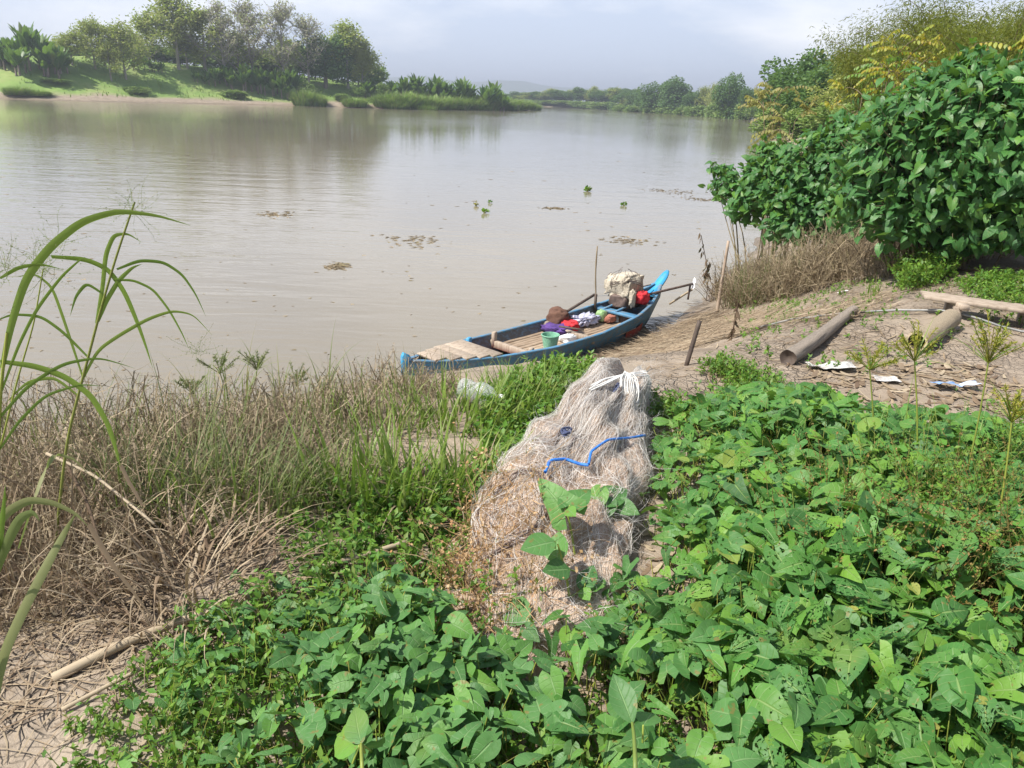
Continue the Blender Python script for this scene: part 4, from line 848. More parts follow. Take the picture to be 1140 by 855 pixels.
for i in range(10):
    up = unit(np.cross(E2, unit(cen[min(i+1, 9)]-cen[max(i-1, 0)]))); rows.append([cen[i]+E2*wd[i]*a+up*b for a, b in ((-1, -.014), (1, -.014), (1, .014), (-1, .014))])
mb.add(np.array(rows), gridF(10, 4, True), 0); b = mb.n-40; mb.F.append(np.array([[b, b+1, b+2, b+3]])); mb.F.append(np.array([[b+36, b+37, b+38, b+39]])); mb.build('stern_fin', M_bright, boat)
mb = MB()
for i, s in enumerate(np.linspace(.36, 1.08, 5)):
    box(mb, bp(s, bc(s), bs(s)+.028), .172, 2*bw(s)-.01, .026, E1, E2, EZ)
mb.build('bow_deck', M_plank, boat)
def slats(name, s0, s1, z, mat, wmul=.88, n=11):
    mb = MB()
    for i in range(n):
        q = (i+.5)/n*2-1; S2 = np.linspace(s0, s1, 8); t_ = q*np.minimum(bw(S2)*wmul, bw((s0+s1)/2)*wmul)+bc(S2); h = float(bw((s0+s1)/2))*wmul/n*.93
        P = bp(S2, t_, z+rng.normal(0, .003)+0*S2+rng.normal(0, .002, 8)); sec = np.array([(-h, -.008), (h, -.008), (h*.9, .006), (0, .010), (-h*.9, .006)])
        V = P[:, None]+sec[None, :, :1]*E2+sec[None, :, 1:]*EZ; A = np.zeros(V.shape); A[..., 2] = U(0, 1); mb.add(V, gridF(8, 5, True), A.reshape(-1, 3))
        b = mb.n-40; mb.F.append(np.array([[b+k for k in range(5)]])); mb.F.append(np.array([[b+35+k for k in range(5)][::-1]]))
    mb.build(name, mat, boat)
slats('bamboo_floor', 1.78, 2.78, .13, M_bam); slats('bamboo_floor', 2.88, 4.05, .13, M_bam)
mb = MB(); box(mb, bp(1.43, bc(1.4), .03), .62, .66, .02, E1, E2, EZ); mb.build('red_floor_board', M_red, boat)
for s, z, mt, h in ((1.72, .17, M_plank, .10), (2.84, .19, M_plank, .10), (1.25, .12, M_plank, .05)):
    mb = MB(); box(mb, bp(s, bc(s), z), .06, 2*bw(s)-.07, h, E1, E2, EZ); mb.build('crossbeam', mt, boat)
mb = MB(); box(mb, bp(4.02, bc(4), .30), .14, 2*bw(4.02)+.02, .04, E1, E2, EZ); mb.build('stern_crossbeam', M_blue, boat)
mb = MB(); box(mb, bp(4.62, bc(4.6), .40), .10, 2*bw(4.62)+.0, .035, E1, E2, EZ); mb.build('stern_crossbeam', M_blue, boat)
mb = MB(); slab(mb, [(-.30, -.14), (-.02, -.14), (-.02, .10), (-.30, .10)], .02, bp(4.06, bc(4), .15), E2, EZ, E1); mb.build('bulkhead', M_dark, boat)
for s, t, h, mt in ((1.72, .36, .20, M_plank), (2.84, .41, .14, M_plank), (1.22, .31, .22, M_bright), (1.72, -.33, .14, M_plank)):
    mb = MB(); box(mb, bp(s, t+bc(s), .14+h/2), .08, .05, h, unit(E1+.3*E2), unit(E2-.3*E1), EZ); mb.build('rib_post', mt, boat)
mb = MB(); box(mb, bp(3.93, .36+bc(4), .40), .035, .035, .26, E1, E2, EZ); mb.build('oar_post', M_dark, boat)
mb = MB(); box(mb, bp(4.3, .18+bc(4.3), .37), .7, .03, .03, unit(E1+EZ*.12), E2, EZ); box(mb, bp(4.3, -.04+bc(4.3), .37), .7, .03, .03, unit(E1+EZ*.12), E2, EZ); 
mb.build('engine_bed', M_blue, boat)

# soft lumps for cloth, bags
def lump(mb, c, rx, ry, rz_, X=(1, 0, 0), Y=(0, 1, 0), n=(18, 26), amp=.18, fr=3., flat=.6, seed=0, pleat=0.):
    th = np.linspace(0.02, math.pi-.02, n[0])[:, None]; ph = np.arange(n[1])[None]/n[1]*2*math.pi
    d = np.stack([np.sin(th)*np.cos(ph), np.sin(th)*np.sin(ph), np.cos(th)+0*ph], -1)
    nz_ = vnoise(d[..., 0]*fr+seed, d[..., 1]*fr+d[..., 2]*fr*1.3, 1, seed)+.6*vnoise(d[..., 0]*fr*2.3, d[..., 1]*fr*2.3+d[..., 2]*5, 1, seed+1)
    r = 1+amp*nz_*1.6+pleat*np.sin(ph*9+seed+3*d[..., 2])*np.sin(th)
    dd = np.sign(d)*np.abs(d)**flat; dd = dd*r[..., None]
    X, Y = unit(X), unit(Y); V = np.asarray(c)+dd[..., :1]*rx*X+dd[..., 1:2]*ry*Y+dd[..., 2:]*rz_*unit(np.cross(X, Y))
    A = np.zeros(V.shape); A[..., 2] = .5; mb.add(V, gridF(n[0], n[1], True)[:, ::-1], A.reshape(-1, 3)); b = mb.n-n[0]*n[1]
    mb.F.append(np.array([[b+i for i in range(n[1])]])); mb.F.append(np.array([[b+(n[0]-1)*n[1]+i for i in range(n[1])][::-1]]))
M_cloth = plain('beige_cloth', (.40, .35, .27), (.60, .54, .44), 10, .9, 1., .02)
M_redc = plain('red_cloth', (.50, .02, .03), (.70, .05, .06), 9, .85, .6, .01)
M_brc = plain('brown_cloth', (.10, .05, .035), (.17, .09, .06), 9, .9, .6, .01)
M_puc = plain('purple_cloth', (.05, .03, .14), (.12, .06, .25), 9, .9, .6, .01)
M_pl = plain('pale_blue_plastic', (.20, .24, .45), (.60, .60, .72), 22, .3, .8, .01, c3=(.45, .42, .62))
M_wh = plain('white_plastic', (.66, .66, .68), (.82, .82, .83), 14, .4, .5, .01)
M_gr = plain('green_basket_plastic', (.14, .36, .24), (.26, .50, .36), 30, .45, .4, .004)
M_iron = plain('rusty_iron', (.07, .05, .045), (.17, .12, .10), 20, .6, .4, .003)
M_lamp = plain('pale_green_plastic', (.22, .38, .16), (.38, .52, .26), 8, .4, .3, .005)
# engine with long shaft
ec = bp(4.36, .08, .70); eng = thing('boat_engine', 'boat engine wrapped in beige cloth with its long propeller shaft swung over the bank', 'engine', bp(4.1, .05, .36))
mb = MB(); lump(mb, ec-[0, 0, .05], .24, .23, .18, E1, E2, n=(30, 48), amp=.16, fr=3.2, flat=.42, seed=3, pleat=.035); mb.build('cloth_cover', M_cloth, eng)
mb = MB(); lump(mb, bp(4.20, -.20, .52), .05, .04, .13, E1, E2, amp=.3, seed=5, flat=.7, pleat=.1); mb.build('hanging_cloth', M_cloth, eng)
mb = MB(); lump(mb, bp(4.42, -.22, .50), .12, .10, .10, E1, E2, amp=.2, fr=3.5, flat=.75, seed=9, pleat=.05); mb.build('red_wrap', M_redc, eng)
tipp = at(771, 316, .58)
mb = MB(); a = bp(4.25, -.05, .46); tubes(mb, np.linspace(a, tipp, 6), .020, 8, cap=True); mb.build('propeller_shaft', M_iron, eng)
mb = MB(); tubes(mb, np.linspace(bp(4.3, .1, .55), bp(5.0, .02, .58), 5), .010, 6); mb.build('tiller_rod', M_iron, eng)
mb = MB(); tubes(mb, np.linspace(tipp-[.04, .02, 0.0], tipp-[.05, .02, .26], 4), .016, 6, cap=True); mb.build('shaft_skeg', M_iron, eng)
for k in range(2):
    mb = MB(); leaves(mb, [tipp+[0.02, 0, 0]], [[.15*(1-2*k), .3*(1-2*k), .95*(1-2*k)]], [[1, .5, .3]], .11, OVATE, 1.3, .1, .2, 0); mb.build('propeller_blade', M_wh, eng)
mb = MB()
for i in range(26):
    a = U(0, 6.28); q = np.linspace(0, 1, 12); th = U(.2, 1.3)+q*U(1., 2.6); d = np.stack([np.sin(th)*math.cos(a), np.sin(th)*math.sin(a), np.cos(th)], -1)
    P = ec+(d[:, :1]*.27*E1+d[:, 1:2]*.29*E2+d[:, 2:]*.20*EZ)*U(.95, 1.12); tubes(mb, P, .0035, 3)
q = np.linspace(0, 1, 30)*2*math.pi
for s_ in (.0, .03): tubes(mb, ec+E1*.25*np.cos(q)[:, None]*1.03+E2*.275*np.sin(q)[:, None]*1.03+EZ*(.05*np.sin(q*2)[:, None]+s_), .005, 4)
mb.build('cord', M_iron, eng)
mb = MB(); lump(mb, bp(4.34, .04, .43), .22, .17, .12, E1, E2, amp=.1, seed=4, flat=.45); mb.build('engine_block', M_iron, eng)
mb = MB(); lump(mb, bp(4.62, .02, .33), .10, .08, .05, E1, E2, amp=.2, seed=14); mb.build('dark_rag', M_dark, eng)
# things carried in the boat
def one(name, mbx, mat, label, cat, loc, group=None): return tag(mbx.build(name, mat, loc=loc), label, cat, group)
cl = thing('clothes_pile', 'brown jacket heaped with purple and red clothes on the boat floor', 'clothes', bp(2.98, .22, .15))
mb = MB(); lump(mb, bp(3.03, .26, .30), .16, .15, .15, E1, E2, amp=.22, seed=21, flat=.75); mb.build('brown_jacket', M_brc, cl)
mb = MB(); lump(mb, bp(2.87, .14, .20), .16, .20, .07, E1, E2, amp=.3, seed=22); mb.build('purple_cloth', M_puc, cl)
mb = MB(); lump(mb, bp(3.02, .04, .24), .11, .12, .07, E1, E2, amp=.35, seed=23, fr=4); mb.build('red_cloth', M_redc, cl)
mb = MB(); c = bp(3.52, .15, .22); lump(mb, c, .20, .13, .075, E1, E2, amp=.4, seed=24, fr=6, n=(30, 44)); one('plastic_sack', mb, M_pl, 'crumpled pale blue plastic sack on the bamboo floor behind the clothes pile', 'sack', bp(3.52, .15, .14))
mb = MB(); lump(mb, bp(3.85, .10, .24), .07, .08, .09, E1, E2, amp=.1, seed=25); one('jerrycan', mb, M_lamp, 'small pale green container between the plastic sack and the engine beam', 'container', bp(3.85, .1, .14))
mb = MB(); lump(mb, bp(3.93, -.02, .21), .10, .07, .06, E1, E2, amp=.25, seed=26); one('rag', mb, plain('rust_red_cloth', (.30, .10, .07), (.42, .2, .14), 8, .9), 'rust red rag tucked under the engine beam', 'rag', bp(3.93, -.02, .14))
# green basket
bk = thing('basket', 'round green plastic basket on the near edge of the boat floor', 'basket', bp(2.22, -.30, .14)); mb = MB(); z = np.linspace(0, .19, 9); a = np.arange(28)/28*6.2832
r = .085+.035*(z/.19); V = bp(0*z+2.22, 0*z-.30, .145+z)[:, None]+(r[:, None, None]*(1+.015*np.cos(a*14))[None, :, None])*(np.cos(a)[None, :, None]*E1+np.sin(a)[None, :, None]*E2)
mb.add(V, gridF(9, 28, True), 0); mb.F.append(np.array([list(range(28))])); ri = r[::-1]-.006; V2 = bp(0*z+2.22, 0*z-.30, .15+z[::-1])[:, None]+ri[:, None, None]*(np.cos(a)[None, :, None]*E1+np.sin(a)[None, :, None]*E2); mb.add(V2, gridF(9, 28, True), 0); mb.build('bowl', M_gr, bk)
mb = MB(); tubes(mb, np.concatenate([(bp(2.22, -.3, .335)+.122*(math.cos(x)*E1+math.sin(x)*E2))[None] for x in np.linspace(0, 6.2832, 30)]), .008, 5); mb.build('rim', M_gr, bk)
mb = MB(); lump(mb, bp(2.66, -.24, .185), .10, .09, .055, E1, E2, amp=.2, seed=31, flat=.5); one('white_bag', mb, M_wh, 'white plastic bag beside the green basket in the boat', 'bag', bp(2.66, -.24, .14))
mb = MB(); tubes(mb, np.linspace(bp(2.86, -.36, .30), bp(2.72, -.02, .30), 3), .014, 6, cap=True); one('stick', mb, M_dark, 'short dark stick lying over the white bag in the boat', 'stick', bp(2.8, -.2, .3))
mb = MB(); tubes(mb, np.linspace(bp(3.02, .30, .30), bp(3.98, .36, .50), 5), .022, 7, cap=True); one('oar_pole', mb, M_dark, 'dark wooden pole propped along the far side of the boat', 'pole', bp(3.02, .3, .3))
mb = MB(); lump(mb, bp(2.06, -.36, .17), .035, .03, .02, E1, E2, amp=.2, seed=41); one('cup', mb, M_wh, 'tiny white cup left of the green basket', 'cup', bp(2.06, -.36, .14))
# stake behind the boat
mb = MB(); p0 = at(665, 330, 0); p0[2] = -.6; p1 = atY(664.5, 274, p0[1]+.02); s = np.linspace(0, 1, 12)[:, None]; tubes(mb, p0+(p1-p0)*s+np.array([.012, 0, 0])*np.sin(s*7), .013+.003*(np.arange(12) % 3 == 0), 6, cap=True)
one('mooring_stake', mb, G['dry'], 'thin bamboo stake standing in the water behind the boat', 'stake', (p0[0], p0[1], 0))
# pole held between shaft and mud (prop)
mb = MB(); a = at(771, 322, .50); b = ground_at(712, 353, 0.0); b[2] = -.05; tubes(mb, np.linspace(a, a*.3+at(735, 345, 0.)*.7, 5), .018, 6, cap=True)
one('prop_pole', mb, G['dry'], 'pale slanting bamboo pole from the propeller end down into the water', 'pole', a)
# poles and sticks on the bank
b = ground_at(798, 348, .5); t_ = atY(811, 268, b[1]+.1); mb = MB(); s = np.linspace(-.05, 1, 10)[:, None]; tubes(mb, b+(t_-b)*s, .026*(1.1-.25*s[:, 0]), 7, cap=True)
one('bamboo_stake', mb, plain('grey_bamboo', (.30, .22, .16), (.44, .35, .27), 6, .7), 'grey bamboo stake leaning right at the waterline below the spreading bush', 'stake', b)
b = ground_at(764, 408, 1.1); t_ = atY(779, 357, b[1]+.05); mb = MB(); s = np.linspace(-.05, 1, 8)[:, None]; tubes(mb, b+(t_-b)*s, .016, 6, cap=True)
one('dark_stick', mb, M_dark, 'short dark stick pushed into the mud right of the net pile', 'stick', b)
b = ground_at(786, 335, .4); mb = MB(); t_ = atY(783, 262, b[1]); s = np.linspace(0, 1, 12)[:, None]; P = b+(t_-b)*s+np.array([.05, 0, 0])*np.sin(s*4); tubes(mb, P, .007, 4)
lf = MB(); dv = thing('dead_vine', 'thin dead stem hung with dark withered leaves over the water right of the boat', 'dead plant', b); mb.build('stem', G['drydark'], dv)
Bq = P[rng.integers(4, 12, 26)]+rng.normal(0, .04, (26, 3)); leaves(lf, Bq, unit(rdir(26)*.3+[0, 0, -1]), rdir(26), U(.08, .16, 26), LANCE, 1.1, .5, .4, .04, ucols=(-1, 0, 1)); lf.build('withered_leaves', G['drydark'], dv)
b = ground_at(813, 385, .9); t_ = atY(822, 337, b[1]); mb = MB(); P = b+(t_-b)*s; tubes(mb, P, .006, 4); lf = MB(); dv = thing('dead_vine', 'small dark withered weed standing on the mud slope below the grey bamboo stake', 'dead plant', b); mb.build('stem', G['drydark'], dv)
Bq = P[rng.integers(1, 12, 22)]; leaves(lf, Bq, unit(rdir(22)*.5+[0, 0, -1]), rdir(22), U(.05, .11, 22), LANCE, 1.3, .5, .4, .04, ucols=(-1, 0, 1)); lf.build('withered_leaves', G['drydark'], dv)

# log, hollow trunk, plank, rod
def log(name, label, a, b, r, mat, hollow=False, cat='log', knots=.12, taper=1.):
    a = ground_at(*a); b = ground_at(*b); a[2] += r*.85; b[2] += r*.95; S = 40; k = 40; s = np.linspace(0, 1, S); T = unit(b-a); n1 = unit(np.cross(T, EZ)); n2 = np.cross(n1, T)
    ang = np.arange(k)/k*2*math.pi; Pm = a+(b-a)*s[:, None]+n1*(.01*np.sin(s*5))[:, None]
    R_ = r*(1+(taper-1)*s)[:, None]*(1+knots*(vnoise(ang[None]*2.2+s[:, None]*0, s[:, None]*9+0*ang[None], 1, 3)*2+.6*vnoise(ang[None]*6, s[:, None]*30, 1, 4)+.9*vnoise(ang[None]*9+vnoise(s[:, None]*4, s[:, None]*0, 1, 8), s[:, None]*5+0*ang[None], 1, 5)+.5*vnoise(ang[None]*17, s[:, None]*11, 1, 6)))
    th = thing(name, label, cat, (a[0], a[1], a[2]-r)); mb = MB(); V = Pm[:, None]+R_[..., None]*(np.cos(ang)[None, :, None]*n1+np.sin(ang)[None, :, None]*n2); LA = np.zeros(V.shape); LA[..., 0] = np.abs(np.arange(k)/k-.5)[None]*2; LA[..., 1] = s[:, None]*4; mb.add(V, gridF(S, k, True), LA.reshape(-1, 3))
    if not hollow: mb.build('bark', mat, th)
    if not hollow:
        for i0, dr in ((0, .008), (S-1, -.008)):
            m3 = MB(); c0 = V[i0].mean(0); m3.add(np.concatenate([V[i0], (V[i0]-c0)*.75+c0+T*dr, (V[i0]-c0)*.3+c0+T*dr*3.5]), gridF(3, k, True), 0); m3.F.append(np.array([[2*k+i for i in range(k)]])); m3.build('cut_end', M_dark if i0 == 0 else mat, th)
    else:
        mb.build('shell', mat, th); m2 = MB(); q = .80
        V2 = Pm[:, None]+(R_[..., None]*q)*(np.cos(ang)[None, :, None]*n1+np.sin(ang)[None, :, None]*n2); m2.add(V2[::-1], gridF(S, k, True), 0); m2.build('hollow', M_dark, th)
        m3 = MB()
        for i0 in (0, S-1):
            e = np.stack([V[i0], V2[i0]], 0); m3.add(e, gridF(2, k, True), 0)
        m3.build('cut_rim', mat, th)
    return th
M_log = plain('grey_log', (.32, .26, .20), (.50, .42, .345), 9, .9, 1., .02, (7, .9, 1), c3=(.56, .48, .39), coord='luv', detail=8)
M_log2 = plain('pale_log', (.34, .26, .17), (.54, .44, .31), 7, .85, 1., .018, (5, 1.2, 1), c3=(.58, .48, .34), coord='luv', detail=8)
log('fallen_log', 'long grey weathered log lying on the mud beyond the leaves', (876, 406), (950, 352), .056, M_log, knots=.06, taper=.8)
log('hollow_trunk', 'short pale hollow trunk with a dark open end lying under the plank', (1018, 390), (1058, 364), .075, M_log2, True, cat='hollow log', knots=.03)
a = ground_at(1022, 350); b = ground_at(1150, 366); a[2] += .17; b[2] += .15; b = a+(b-a)*1.8; T = unit(b-a); n1 = unit(np.cross(EZ, T)); pk = thing('plank', 'long pale wooden plank raised on battens at the right edge of the mud', 'plank', (a[0], a[1], a[2]-.17))
mb = MB(); box(mb, (a+b)/2, np.linalg.norm(b-a), .23, .03, T, n1, np.cross(T, n1), bev=.1); mb.build('board', M_plank, pk)
for q in (.16, .52, .9):
    mb = MB(); c = a+(b-a)*q; box(mb, c-[0, 0, .02], .07, .42, .045, unit(T+.2*n1), unit(n1-.2*T), EZ); mb.build('batten', M_plank, pk)
    for sg in (-1, 1): mb = MB(); box(mb, c+n1*sg*.15-[0, 0, .12], .06, .05, .18, T, n1, EZ); mb.build('leg', M_plank, pk)
a = ground_at(845, 366); b = ground_at(1150, 378); a[2] += .03; b[2] += .05; mb = MB(); s = np.linspace(0, 1, 20)[:, None]; P = a+(b-a)*1.3*s; P[:, 2] = np.maximum(P[:, 2], land(P[:, 0], P[:, 1])+.04); tubes(mb, P, .011, 6)
one('metal_rod', mb, plain('grey_metal', (.17, .17, .165), (.28, .28, .27), 20, .5, .2, .002, metallic=.3), 'long thin grey rod lying across the log on the mud', 'rod', a)
M_dirty = plain('muddy_plastic', (.30, .25, .20), (.62, .60, .58), 16, .5, .8, .02, c3=(.55, .52, .48))
# scraps on the mud
def scrap(name, px, py, sx, sy, mat, label, cat, seed, zr=1.7, amp=.03):
    c = ground_at(px, py, zr); n = 18; u = np.linspace(-1, 1, n); X, Y = np.meshgrid(u, u); ex = 1+.35*vnoise(np.arctan2(Y, X)*2, X*0+seed, 1, seed)
    x = c[0]+X*sx*ex; y = c[1]+Y*sy*ex; z = land(x, y)+.012+amp*(vnoise(x, y, .05, seed)+vnoise(x, y, .12, seed+1)+.8); mb = MB(); mb.add(np.stack([x, y, z], -1), gridF(n, n), 0); one(name, mb, mat, label, cat, c)
scrap('plastic_sheet', 925, 412, .16, .08, M_dirty, 'crumpled white plastic sheet half covered by mud between the log and the leaves', 'sheet', 1, amp=.035)
scrap('plastic_sheet', 985, 425, .08, .05, M_dirty, 'smaller white plastic scrap below the hollow trunk', 'sheet', 2, amp=.02)
scrap('blue_wrapper', 1052, 434, .075, .05, plain('blue_foil', (.06, .2, .5), (.5, .6, .75), 20, .35, .5, .01), 'crumpled blue and white plastic wrapper at the edge of the leaves', 'wrapper', 3, amp=.03)
scrap('blue_wrapper', 1078, 434, .05, .035, plain('pale_foil', (.35, .42, .6), (.65, .68, .75), 20, .35, .5, .01), 'small pale plastic wrapper beside the blue one', 'wrapper', 4, amp=.03)
scrap('plastic_scrap', 938, 326, .05, .04, M_wh, 'tiny white plastic scrap on the mud near the dry shrub', 'scrap', 5, amp=.02)
# plastic bottle by the bow
c = ground_at(532, 458, .7)+[0, 0, .10]; bt = thing('plastic_bottle', 'clear crushed plastic bottle lying in the grass below the bow', 'bottle', c)
tg = NT('clear_plastic'); gl = tg.bsdf((.85, .9, .92), .12, .5, tg.bump(tg.noise(25), .5, .01), **{'Alpha': .28}); M_clear = tg.done(gl)
ax = unit(np.array([1, -.25, -.1])); pr = np.array([(0, .0), (.0, .06), (.02, .075), (.06, .07), (.08, .076), (.12, .07), (.15, .077), (.20, .074), (.24, .06), (.28, .028), (.31, .026), (.31, .0)])
k = 20; ang = np.arange(k)/k*6.2832; n1 = unit(np.cross(ax, EZ)); n2 = np.cross(n1, ax); pr = pr*.75; V = (c-ax*.11)+pr[:, :1, None]*ax+pr[:, 1:2, None]*(1+.08*rng.normal(0, 1, (12, k))[..., None])*(np.cos(ang)[None, :, None]*n1+np.sin(ang)[None, :, None]*n2)
mb = MB(); mb.add(V, gridF(12, k, True), 0); mb.build('body', M_clear, bt)
mb = MB(); tubes(mb, np.stack([c+ax*.12, c+ax*.14]), .021, 14, cap=True); mb.build('cap', M_wh, bt)

# ------------------------------------------------------------ fishing net pile
SPG = np.array([ground_at(px, py) for px, py in ((560, 740), (572, 692), (594, 630), (632, 562), (664, 505), (690, 455), (698, 437))])
SPS = np.array([0, .12, .32, .55, .75, .93, 1.]); SW = np.array([.08, .26, .31, .285, .205, .155, .115]); SH_ = np.array([.03, .10, .17, .25, .28, .31, .22])
def netsurf(s, th, off=0.):
    s = np.asarray(s, float); th = np.asarray(th, float)
    c = np.stack([np.interp(s, SPS, SPG[:, i]) for i in range(3)], -1); w_ = np.interp(s, SPS, SW); h_ = np.interp(s, SPS, SH_)
    T = unit(SPG[-1]-SPG[0])*[1, 1, 0]; n1 = unit(np.cross(T, EZ))
    f = 1+.26*vnoise(s*4+th*.8, th*1.1, 1, 31)*2*.8+.32*vnoise(s*11-th*1.2, th*2.6, 1, 32)+.09*vnoise(s*26, th*6, 1, 33)+.045*np.sin(s*44+th*4+9*vnoise(s*6, th*2, 1, 34))
    pinch = 1-.58*smooth((s-.84)/.12)*np.exp(-((th-math.pi*.5)/.38)**2); sn = np.maximum(np.sin(th), -.15)
    r = f*pinch
    return c+n1*(-(w_*r*np.cos(th))+off*-np.cos(th))[..., None]+EZ*((h_*r*sn**.8 if False else h_*r*np.sign(sn)*np.abs(sn)**.75)+off*sn)[..., None]
M_net = NT('nylon_net'); tcn = M_net.n('ShaderNodeTexCoord'); P = tcn.outputs['Object']; a_ = M_net.noise(7, 6, .65, P, dist=1.5); b_ = M_net.noise(85, 4, .7, M_net.n('ShaderNodeMapping', Vector=P, Rotation=(.3, .2, .6), Scale=(1, .25, 1)).outputs[0], dist=2.)
col = M_net.ramp(M_net.mapr(a_, .32, .68), [(.30, .20, .13), (.47, .34, .25), (.60, .48, .39)]); col = M_net.mix(M_net.mapr(b_, .45, .66, 0, .4), col, (.66, .58, .50)); col = M_net.mix(M_net.mapr(b_, .4, .28, 0, .65), col, (.16, .10, .07))
wv = M_net.n('ShaderNodeTexWave', Scale=38., Distortion=6., Detail=2.); M_net.set(wv.inputs['Vector'], P)
M_net = M_net.done(M_net.bsdf(col, .8, .25, M_net.bump(M_net.math('ADD', b_, M_net.math('MULTIPLY', wv.outputs['Fac'], .15)), .9, .010)))
net = thing('fishing_net', 'heap of beige fishing net tied with white cord and blue rope lying among the leaves', 'fishing net', SPG[2])
s = np.linspace(0, 1, 110)[:, None]; th = np.linspace(-.15, math.pi+.15, 90)[None]
mb = MB(); mb.add(netsurf(s+0*th, th+0*s), gridF(110, 90), 0); b0 = mb.n; mb.F.append(np.array([[i for i in range(90)]])); mb.F.append(np.array([[109*90+i for i in range(90)][::-1]])); mb.build('folded_mesh', M_net, net)
def threads(n, s0, s1, L, wid, off, spread, turn, algn=.0):
    mbx = MB(); S = 14; s = U(s0, s1, n); th = np.clip(rng.normal(1.45, .8, n), -.1, 3.2); a = np.where(U(0, 1, n) < algn, rng.normal(0, .35, n), U(0, 6.28, n)); P = []; o = U(*off, n)
    for i in range(S):
        P.append(netsurf(np.clip(s, 0, 1), np.clip(th, -.2, 3.3), o)+rng.normal(0, .0004, (n, 3))); st = L*U(.6, 1.4)/S
        s = s+np.cos(a)*st*.75; th = th+np.sin(a)*st*3.2; a = a+turn+rng.normal(0, .04, n); o = np.abs(o+U(-1, 1, n)*spread*.5)
        if i == 0: turn = rng.normal(0, turn, n)
    P = np.stack(P, 1); ribbons(mbx, P, wid, None, rdir(n)); return mbx
M_thw = leafmat('white_nylon_thread', [(.55, .50, .44), (.74, .71, .67), (.84, .83, .82), (.62, .55, .47)], transl=.3, tcol=(.8, .78, .74), rough=.4, mottle=.05)
M_thb = leafmat('brown_nylon_thread', [(.40, .28, .19), (.52, .40, .29), (.28, .18, .12), (.60, .49, .38)], transl=.2, tcol=(.5, .36, .22), rough=.6)
o = threads(900, .05, .97, .55, .0006, (.001, .008), .002, .14, .3).build('brown_threads', M_thb, net); o['kind'] = 'stuff'
o = threads(1500, .46, .97, .7, .0006, (.002, .02), .003, .10, .6).build('white_threads', M_thw, net); o['kind'] = 'stuff'
o = threads(260, .05, .55, .5, .0006, (.002, .02), .003, .2, .2).build('white_threads', M_thw, net); o['kind'] = 'stuff'
# loose frayed threads at the right hand side
mb = MB(); n = 800; s_ = U(.25, .95, n); B = netsurf(s_, U(2.2, 3.1, n), .01); tangle(mb, B, U(.06, .22, n), .0005, 9, .15, 1.1); n = 300; B = netsurf(U(.02, .3, n), U(1.6, 3.1, n), .01); tangle(mb, B, U(.1, .25, n), .0005, 9, .1, 1.2); B = netsurf(U(.4, .85, 250), U(.1, .8, 250), .01); tangle(mb, B, U(.05, .13, 250), .0005, 9, .3, 1.2)
o = mb.build('frayed_threads', M_thw, net); o['kind'] = 'stuff'
# dark rings: coiled headline seen through folds
for (s0, t0, r0) in ((.62, 1.25, .05), (.80, 1.75, .045), (.34, 1.2, .15), (.36, 1.25, .12), (.33, 1.15, .135)):
    mb = MB(); q = np.linspace(0, 6.6, 34); P = netsurf(s0+r0*.85*np.cos(q), t0+r0*3.1*np.sin(q), .008); tubes(mb, P, .0035 if r0 > .1 else .006, 5); mb.build('headline', M_iron, net)
for i, (s0, t0) in enumerate(((.64, 1.20), (.82, 1.75))):
    mb = MB()
    for j in range(9):
        q = np.linspace(0, 5, 12); P = netsurf(s0+.022*np.cos(q+j)*U(.3, 1), t0+.08*np.sin(q+j)*U(.3, 1), .010+.004*j*.4); tubes(mb, P, .004, 4)
    mb.build('dark_coil', plain('dark_blue_cord', (.03, .04, .09), (.10, .12, .22), 30, .5), net)
M_rope = plain('blue_rope', (.02, .13, .52), (.05, .25, .72), 60, .45, .6, .003)
def ropeto(pts, r, name, mat, k=7, lift=.02):
    P = np.array(pts); u = np.linspace(0, len(P)-1, len(P)*7); P2 = np.stack([np.interp(u, range(len(P)), P[:, i]) for i in range(3)], -1)
    for _ in range(3): P2[1:-1] = (P2[:-2]+P2[1:-1]*2+P2[2:])/4
    P2[:, 2] += lift; m_ = MB(); tubes(m_, P2, r, k); return m_.build(name, mat, net)
def onnet(px, py, off=.0):
    """point of the net surface seen at this spot"""
    S1, T1 = np.meshgrid(np.linspace(0, 1, 90), np.linspace(.1, 3.0, 60)); Q = netsurf(S1, T1, off).reshape(-1, 3); c = (Q-[0, 0, H])@RC; x = 570+F*c[:, 0]/-c[:, 2]; y = 427.5-F*c[:, 1]/-c[:, 2]
    d = (x-px)**2+(y-py)**2; k = np.argsort(d)[:8]; return Q[k[np.argmin(np.linalg.norm(Q[k]-[0, 0, H], axis=1))]]
ropeto([onnet(*p, .012) for p in ((608, 526), (618, 519), (632, 515), (646, 517), (656, 520))], .0065, 'blue_rope', M_rope, lift=.02)
ropeto([onnet(*p, .012) for p in ((654, 520), (655, 506), (664, 498), (680, 493), (700, 490), (718, 490), (728, 491))], .0055, 'blue_rope', M_rope, lift=.024)
M_cord = plain('white_cord', (.72, .70, .66), (.86, .85, .83), 40, .6, .4, .002)
kn = onnet(693, 424, .02)+[0, -.02, .03]
for j in range(5): ropeto([onnet(655, 432+j, .01), onnet(672, 424+j*.7, .02), kn+rng.normal(0, .004, 3), onnet(712, 415+j, .02), onnet(728, 410+j*2, .015)], .0035, 'white_cord', M_cord, lift=.012)
